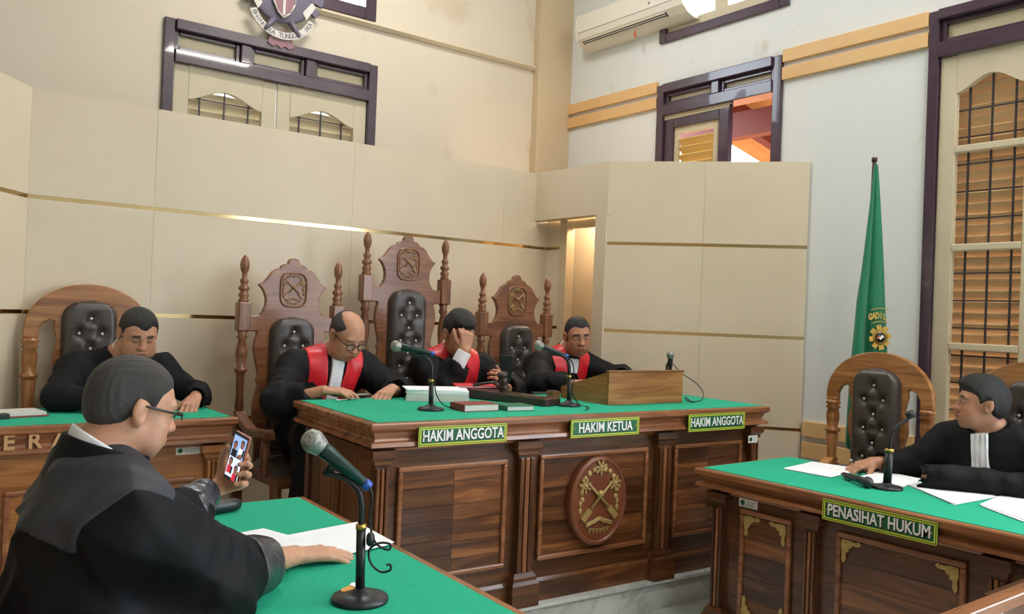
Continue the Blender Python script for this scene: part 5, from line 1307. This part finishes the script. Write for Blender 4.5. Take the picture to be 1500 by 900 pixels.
# prosecutor in the foreground
PHC = P(348, 671, Y=2.45)
pr_ = nrm_(_r0); pf_ = nrm_(_f0)
pn_ = nrm_(-pf_*math.cos(math.radians(38))-pr_*math.sin(math.radians(38))+np.array([0, 0, .12])); pe_ = nrm_(np.cross((0, 0, 1), pn_)); pu_ = np.cross(pn_, pe_)
pu_, pe_ = pu_*math.cos(.2)+pe_*math.sin(.2), pe_*math.cos(.2)-pu_*math.sin(.2)
if True:
    build_person(dict(label='man in a black robe and glasses holding up a phone at the prosecutor desk', head=(.482, 2.0, 1.213), hfwd=dn((.991, .13), 15), hscale=.89, neck=(.408, 2.0, 1.085), pelvis=(.36, 2.0, .60),
        shL=(.45, 2.19, .985), shR=(.45, 1.81, .985), elL=(.57, 2.35, .815), elR=(.66, 1.905, .842), wrL=PHC-pe_*.074-pu_*.108-pn_*.026, wrR=P(432, 814, Z=.797),
        handL=(pe_*.80+pu_*.60-pn_*.0, -pn_), handLk=dict(curls=((2, 38, 74), (4, 42, 74), (6, 46, 72), (10, 48, 66)), thumb=1.0, spread=5),
        handR=((.97, .05, -.10), (.05, -.1, 1)), handRk=dict(curls=((8, 14, 8), (6, 12, 8), (8, 12, 8), (10, 12, 8)), thumb=.7, spread=5),
        desk=((.63, .4, .2), (1.6, 3.4, .767)), skin=(196, 146, 118), res=.0031, cres=.0065, neck_r=1.12, build=1.15, hair='hair_grey',
        face=dict(w=1.0, fat=.010, front=.060, recede=.012, hair_th=.008, eyes='shut', stubble=.15), brow=.6, specs=('half', 'lens_clear'),
        cloth=dict(r=1.08, cape=True, satin=.11, cuff=.15, cuffL=.055, cuff_rL=.042, flare=.088, cuff_r=.056, drape=(((.62, 1.87, .80), (.42, 1.84, .55), .10, .16),), collar=.075, stand=.085, hole=.074, fold=.0085, drop=.05)))
# bald judge with glasses
build_person(dict(desk=((1.56, 2.0, .2), (4.3, 3.80, 1.006)), label='bald judge with dark glasses in red and black robe looking down at a phone', z0=.15, head=P(509, 491, Y=4.05), hfwd=dn((.12, -1), 34), neck=(1.99, 4.17, 1.20), pelvis=(1.94, 4.36, .76),
    shR=(1.795, 4.21, 1.125), shL=(2.19, 4.19, 1.125), elR=(1.64, 4.0, .97), elL=(2.33, 3.98, .98), wrR=(1.80, 3.84, 1.045), wrL=(2.155, 3.80, 1.05),
    handR=((.93, -.35, -.05), (.1, -.2, 1)), handRk=dict(curls=((12, 20, 12), (14, 22, 14), (22, 30, 20), (28, 36, 20)), thumb=.6), handL=((-.75, -.55, -.25), (-.2, -.3, 1)), handLk=dict(curls=((20, 35, 20), (24, 38, 22), (28, 40, 24), (32, 40, 24)), thumb=.8),
    skin=(198, 144, 116), hair='hair_grey', face=dict(w=1.02, fat=.010, bald=True, front=.07, recede=.03, hair_th=.006, sideburn=False), brow=.4, specs=('full', 'lens_clear'), cloth=judge_cloth))
# judge with a hand over his face
build_person(dict(desk=((1.56, 2.0, .2), (4.3, 3.80, 1.006)), label='dark-haired judge in red and black robe covering his face with a hand', z0=.15, head=P(672, 489, Y=4.05), hfwd=dn((-.05, -1), 22), neck=(2.75, 4.16, 1.215), pelvis=(2.78, 4.36, .76),
    shR=(2.59, 4.20, 1.13), shL=(2.965, 4.18, 1.13), elR=(2.56, 3.93, 1.03), elL=(3.06, 3.98, 1.0), wrR=P(682, 513, Y=3.87), wrL=P(739, 568, Y=3.80),
    handR=((.10, .10, 1), (-.35, -1, 0)), handRk=dict(curls=((55, 75, 45), (60, 80, 45), (65, 80, 45), (65, 80, 45)), thumb=.6), handL=((-.55, -.45, .45), (.35, -.9, .1)), handLk=dict(curls=((35, 55, 35),)*4, thumb=.7),
    skin=(190, 136, 108), face=dict(w=.98, front=.062, hair_th=.014, quiff=True), cloth=dict(judge_cloth, cuff=.075, shirt_cuff='R')))
# judge looking up beside the lectern box
build_person(dict(desk=((1.56, 2.0, .2), (4.3, 3.80, 1.006)), label='short-haired judge in red and black robe with a hand on the lectern box', z0=.15, head=P(846, 492, Y=4.05), hfwd=dn((-.41, -.91), 12), hroll=-.05, neck=(3.64, 4.16, 1.215), pelvis=(3.6, 4.36, .76),
    shR=(3.45, 4.20, 1.125), shL=(3.83, 4.18, 1.125), elR=(3.28, 3.97, 1.03), elL=(3.93, 3.95, 1.06), wrR=(3.42, 3.74, 1.055), wrL=(3.72, 3.72, 1.09),
    handR=((.45, -.85, .22), (-.2, -.1, 1)), handRk=dict(curls=((10, 20, 12),)*4, thumb=.6), handL=((-.5, -.8, .15), (.1, .1, 1)), handLk=dict(curls=((14, 24, 14),)*4, thumb=.6),
    skin=(184, 130, 102), face=dict(w=.96, front=.064, recede=.02, hair_th=.006, eyes='open', gaze=(1, .12, -.05), stubble=.1), cloth=judge_cloth))
# clerk
build_person(dict(desk=((-1., 3.5, .2), (1.42, 4.53, .926)), label='clerk in a black suit and white collar reading at the clerk desk', z0=.15, head=P(203, 489, Y=4.42), hfwd=dn((.02, -1), 24), neck=(1.03, 4.53, 1.175), pelvis=(.98, 4.72, .76),
    shR=(.83, 4.57, 1.09), shL=(1.22, 4.56, 1.09), elR=(.72, 4.36, .985), elL=(1.37, 4.42, .975), wrR=(.93, 4.22, .985), wrL=(1.31, 4.25, .985),
    handR=((.9, -.4, -.05), (0, -.1, 1)), handRk=dict(curls=((14, 20, 12),)*4), handL=((-.45, -.7, -.35), (-.1, -.4, 1)), handLk=dict(curls=((28, 42, 26),)*4, thumb=.8),
    skin=(194, 140, 114), face=dict(w=1.04, fat=.012, front=.058, recede=.026, peak=.012, hair_th=.009), cloth=dict(robe=False, mat='suit_black', skirt=False, collar=.06, hole=.074, cuff=.02, flare=.07, cuff_r=.05, fold=.006, bib=(.03, .2))))
# young lawyer
build_person(dict(desk=((2.9, .3, .2), (3.82, 2.7, .777)), label='young lawyer in black robe and white pleated jabot holding a pen', head=P(1437, 592, X=3.95), hfwd=dn((-.62, .79), -3), hscale=.94, neck=(4.01, 1.71, 1.03), pelvis=(4.12, 1.66, .60),
    shR=(4.05, 1.88, .94), shL=(4.07, 1.50, .94), elR=(3.93, 2.03, .82), elL=(3.88, 1.42, .815), wrR=(3.80, 2.13, .82), wrL=(3.74, 1.64, .822),
    handR=((-.80, .35, -.2), (-.2, 0, 1)), handRk=dict(curls=((20, 30, 16), (22, 32, 18), (26, 34, 18), (28, 36, 20)), thumb=.6), handL=((-.53, .83, .0), (0, 0, 1)), handLk=dict(curls=((0, 0, 0),)*4, thumb=.1, spread=0),
    skin=(184, 130, 102), face=dict(w=.96, front=.056, hair_th=.013, quiff=True, eyes='open', gaze=(1, .1, .05), moustache=.7), cloth=dict(cuff=.03, cuffL=-.225, flare=.068, cuff_r=.055, stand=.055, collar=.03, bib=(.036, .27), pleats=True, fold=.006)))

# things in hands
def phone(label, c, e, u_, n_, w, h, th, shell, screen=True):
    t = thing('smartphone', tuple(map(float, c)), 0, label, 'phone'); z = np.zeros(3)
    MB().obox(z, e, u_, n_, (w/2, h/2, th/2)).build('phone_body', shell, t, bevel=.004)
    MB().obox(n_*(th/2), e, u_, n_, (w/2-.003, h/2-.003, .0006)).build('bezel', 'black_plastic', t)
    return t
for nm, c, em in (('screen_blue', (150, 178, 226), 1.2), ('screen_pale', (214, 222, 240), 1.3), ('screen_skin', (150, 100, 86), .8), ('screen_dark', (40, 42, 54), .5), ('screen_red', (214, 50, 70), 1.), ('screen_white', (236, 240, 248), 1.3), ('phone_copper', (176, 112, 84), .35), ('phone_green', (10, 40, 38), .25)):
    m, n, l, b = base(nm, c, .3 if 'phone' in nm else .6)
    if 'screen' in nm: b.inputs['Emission Color'].default_value = (*lin(c), 1); b.inputs['Emission Strength'].default_value = em*.55
t = phone('copper-edged smartphone showing a four-person video call, held by the prosecutor', PHC, pe_, pu_, pn_, .074, .146, .009, 'phone_copper')
def spr(nm, mat, x, y, w, h, lvl=0, rnd_=False):
    c = pn_*(.0052+.0004*lvl)+pe_*x+pu_*y; mb = MB()
    if rnd_:
        k_ = 18; pts = [c+pe_*(w/2*math.cos(2*math.pi*i/k_))+pu_*(h/2*math.sin(2*math.pi*i/k_)) for i in range(k_)]; mb.add([tuple(p) for p in pts], [tuple(range(k_))])
    else: mb.obox(c, pe_, pu_, pn_, (w/2, h/2, .0002))
    return mb.build(nm, mat, t)
spr('screen', 'screen_dark', 0, 0, .066, .136)
for (x, y, bgm, people) in ((-.0, .032, 'screen_blue', ((-.016, -.004, 'screen_dark'), (.017, .006, 'screen_white'))), (0., -.030, 'screen_pale', ((-.018, .008, 'screen_red'), (.014, -.008, 'screen_red')))):
    spr('video_tile', bgm, x, y, .064, .060, 1)
    for px_, py_, cm in people:
        spr('caller_body', cm, x+px_, y+py_-.018, .022, .022, 2); spr('caller_body', 'screen_dark', x+px_+.011, y+py_-.018, .008, .022, 3)
        spr('caller_hair', 'screen_dark', x+px_, y+py_+.008, .019, .022, 3, True); spr('caller_face', 'screen_skin', x+px_, y+py_+.003, .016, .022, 4, True)
hp = phone('dark green smartphone held upright by the judge covering his face', P(741, 540, Y=3.79), nrm_(np.array((.80, -.55, 0))), nrm_(np.array((0, -.1, 1.))), nrm_(np.cross(nrm_(np.array((.80, -.55, 0))), nrm_(np.array((0, -.1, 1.))))), .072, .15, .009, 'phone_green')
pn = thing('pen', P(1258, 684, X=3.72), 0, 'pen in the right hand of the young lawyer', 'pen')
MB().lathe([(.001, -.06), (.0035, -.05), (.004, .05), (.003, .06)], (0, 0, 0), 12, (.2, .75, .35)).build('barrel', 'black_plastic', pn); MB().lathe([(.0042, .045), (.0042, .06), (.002, .064)], (0, 0, 0), 12, (.2, .75, .35)).build('cap', 'steel', pn)
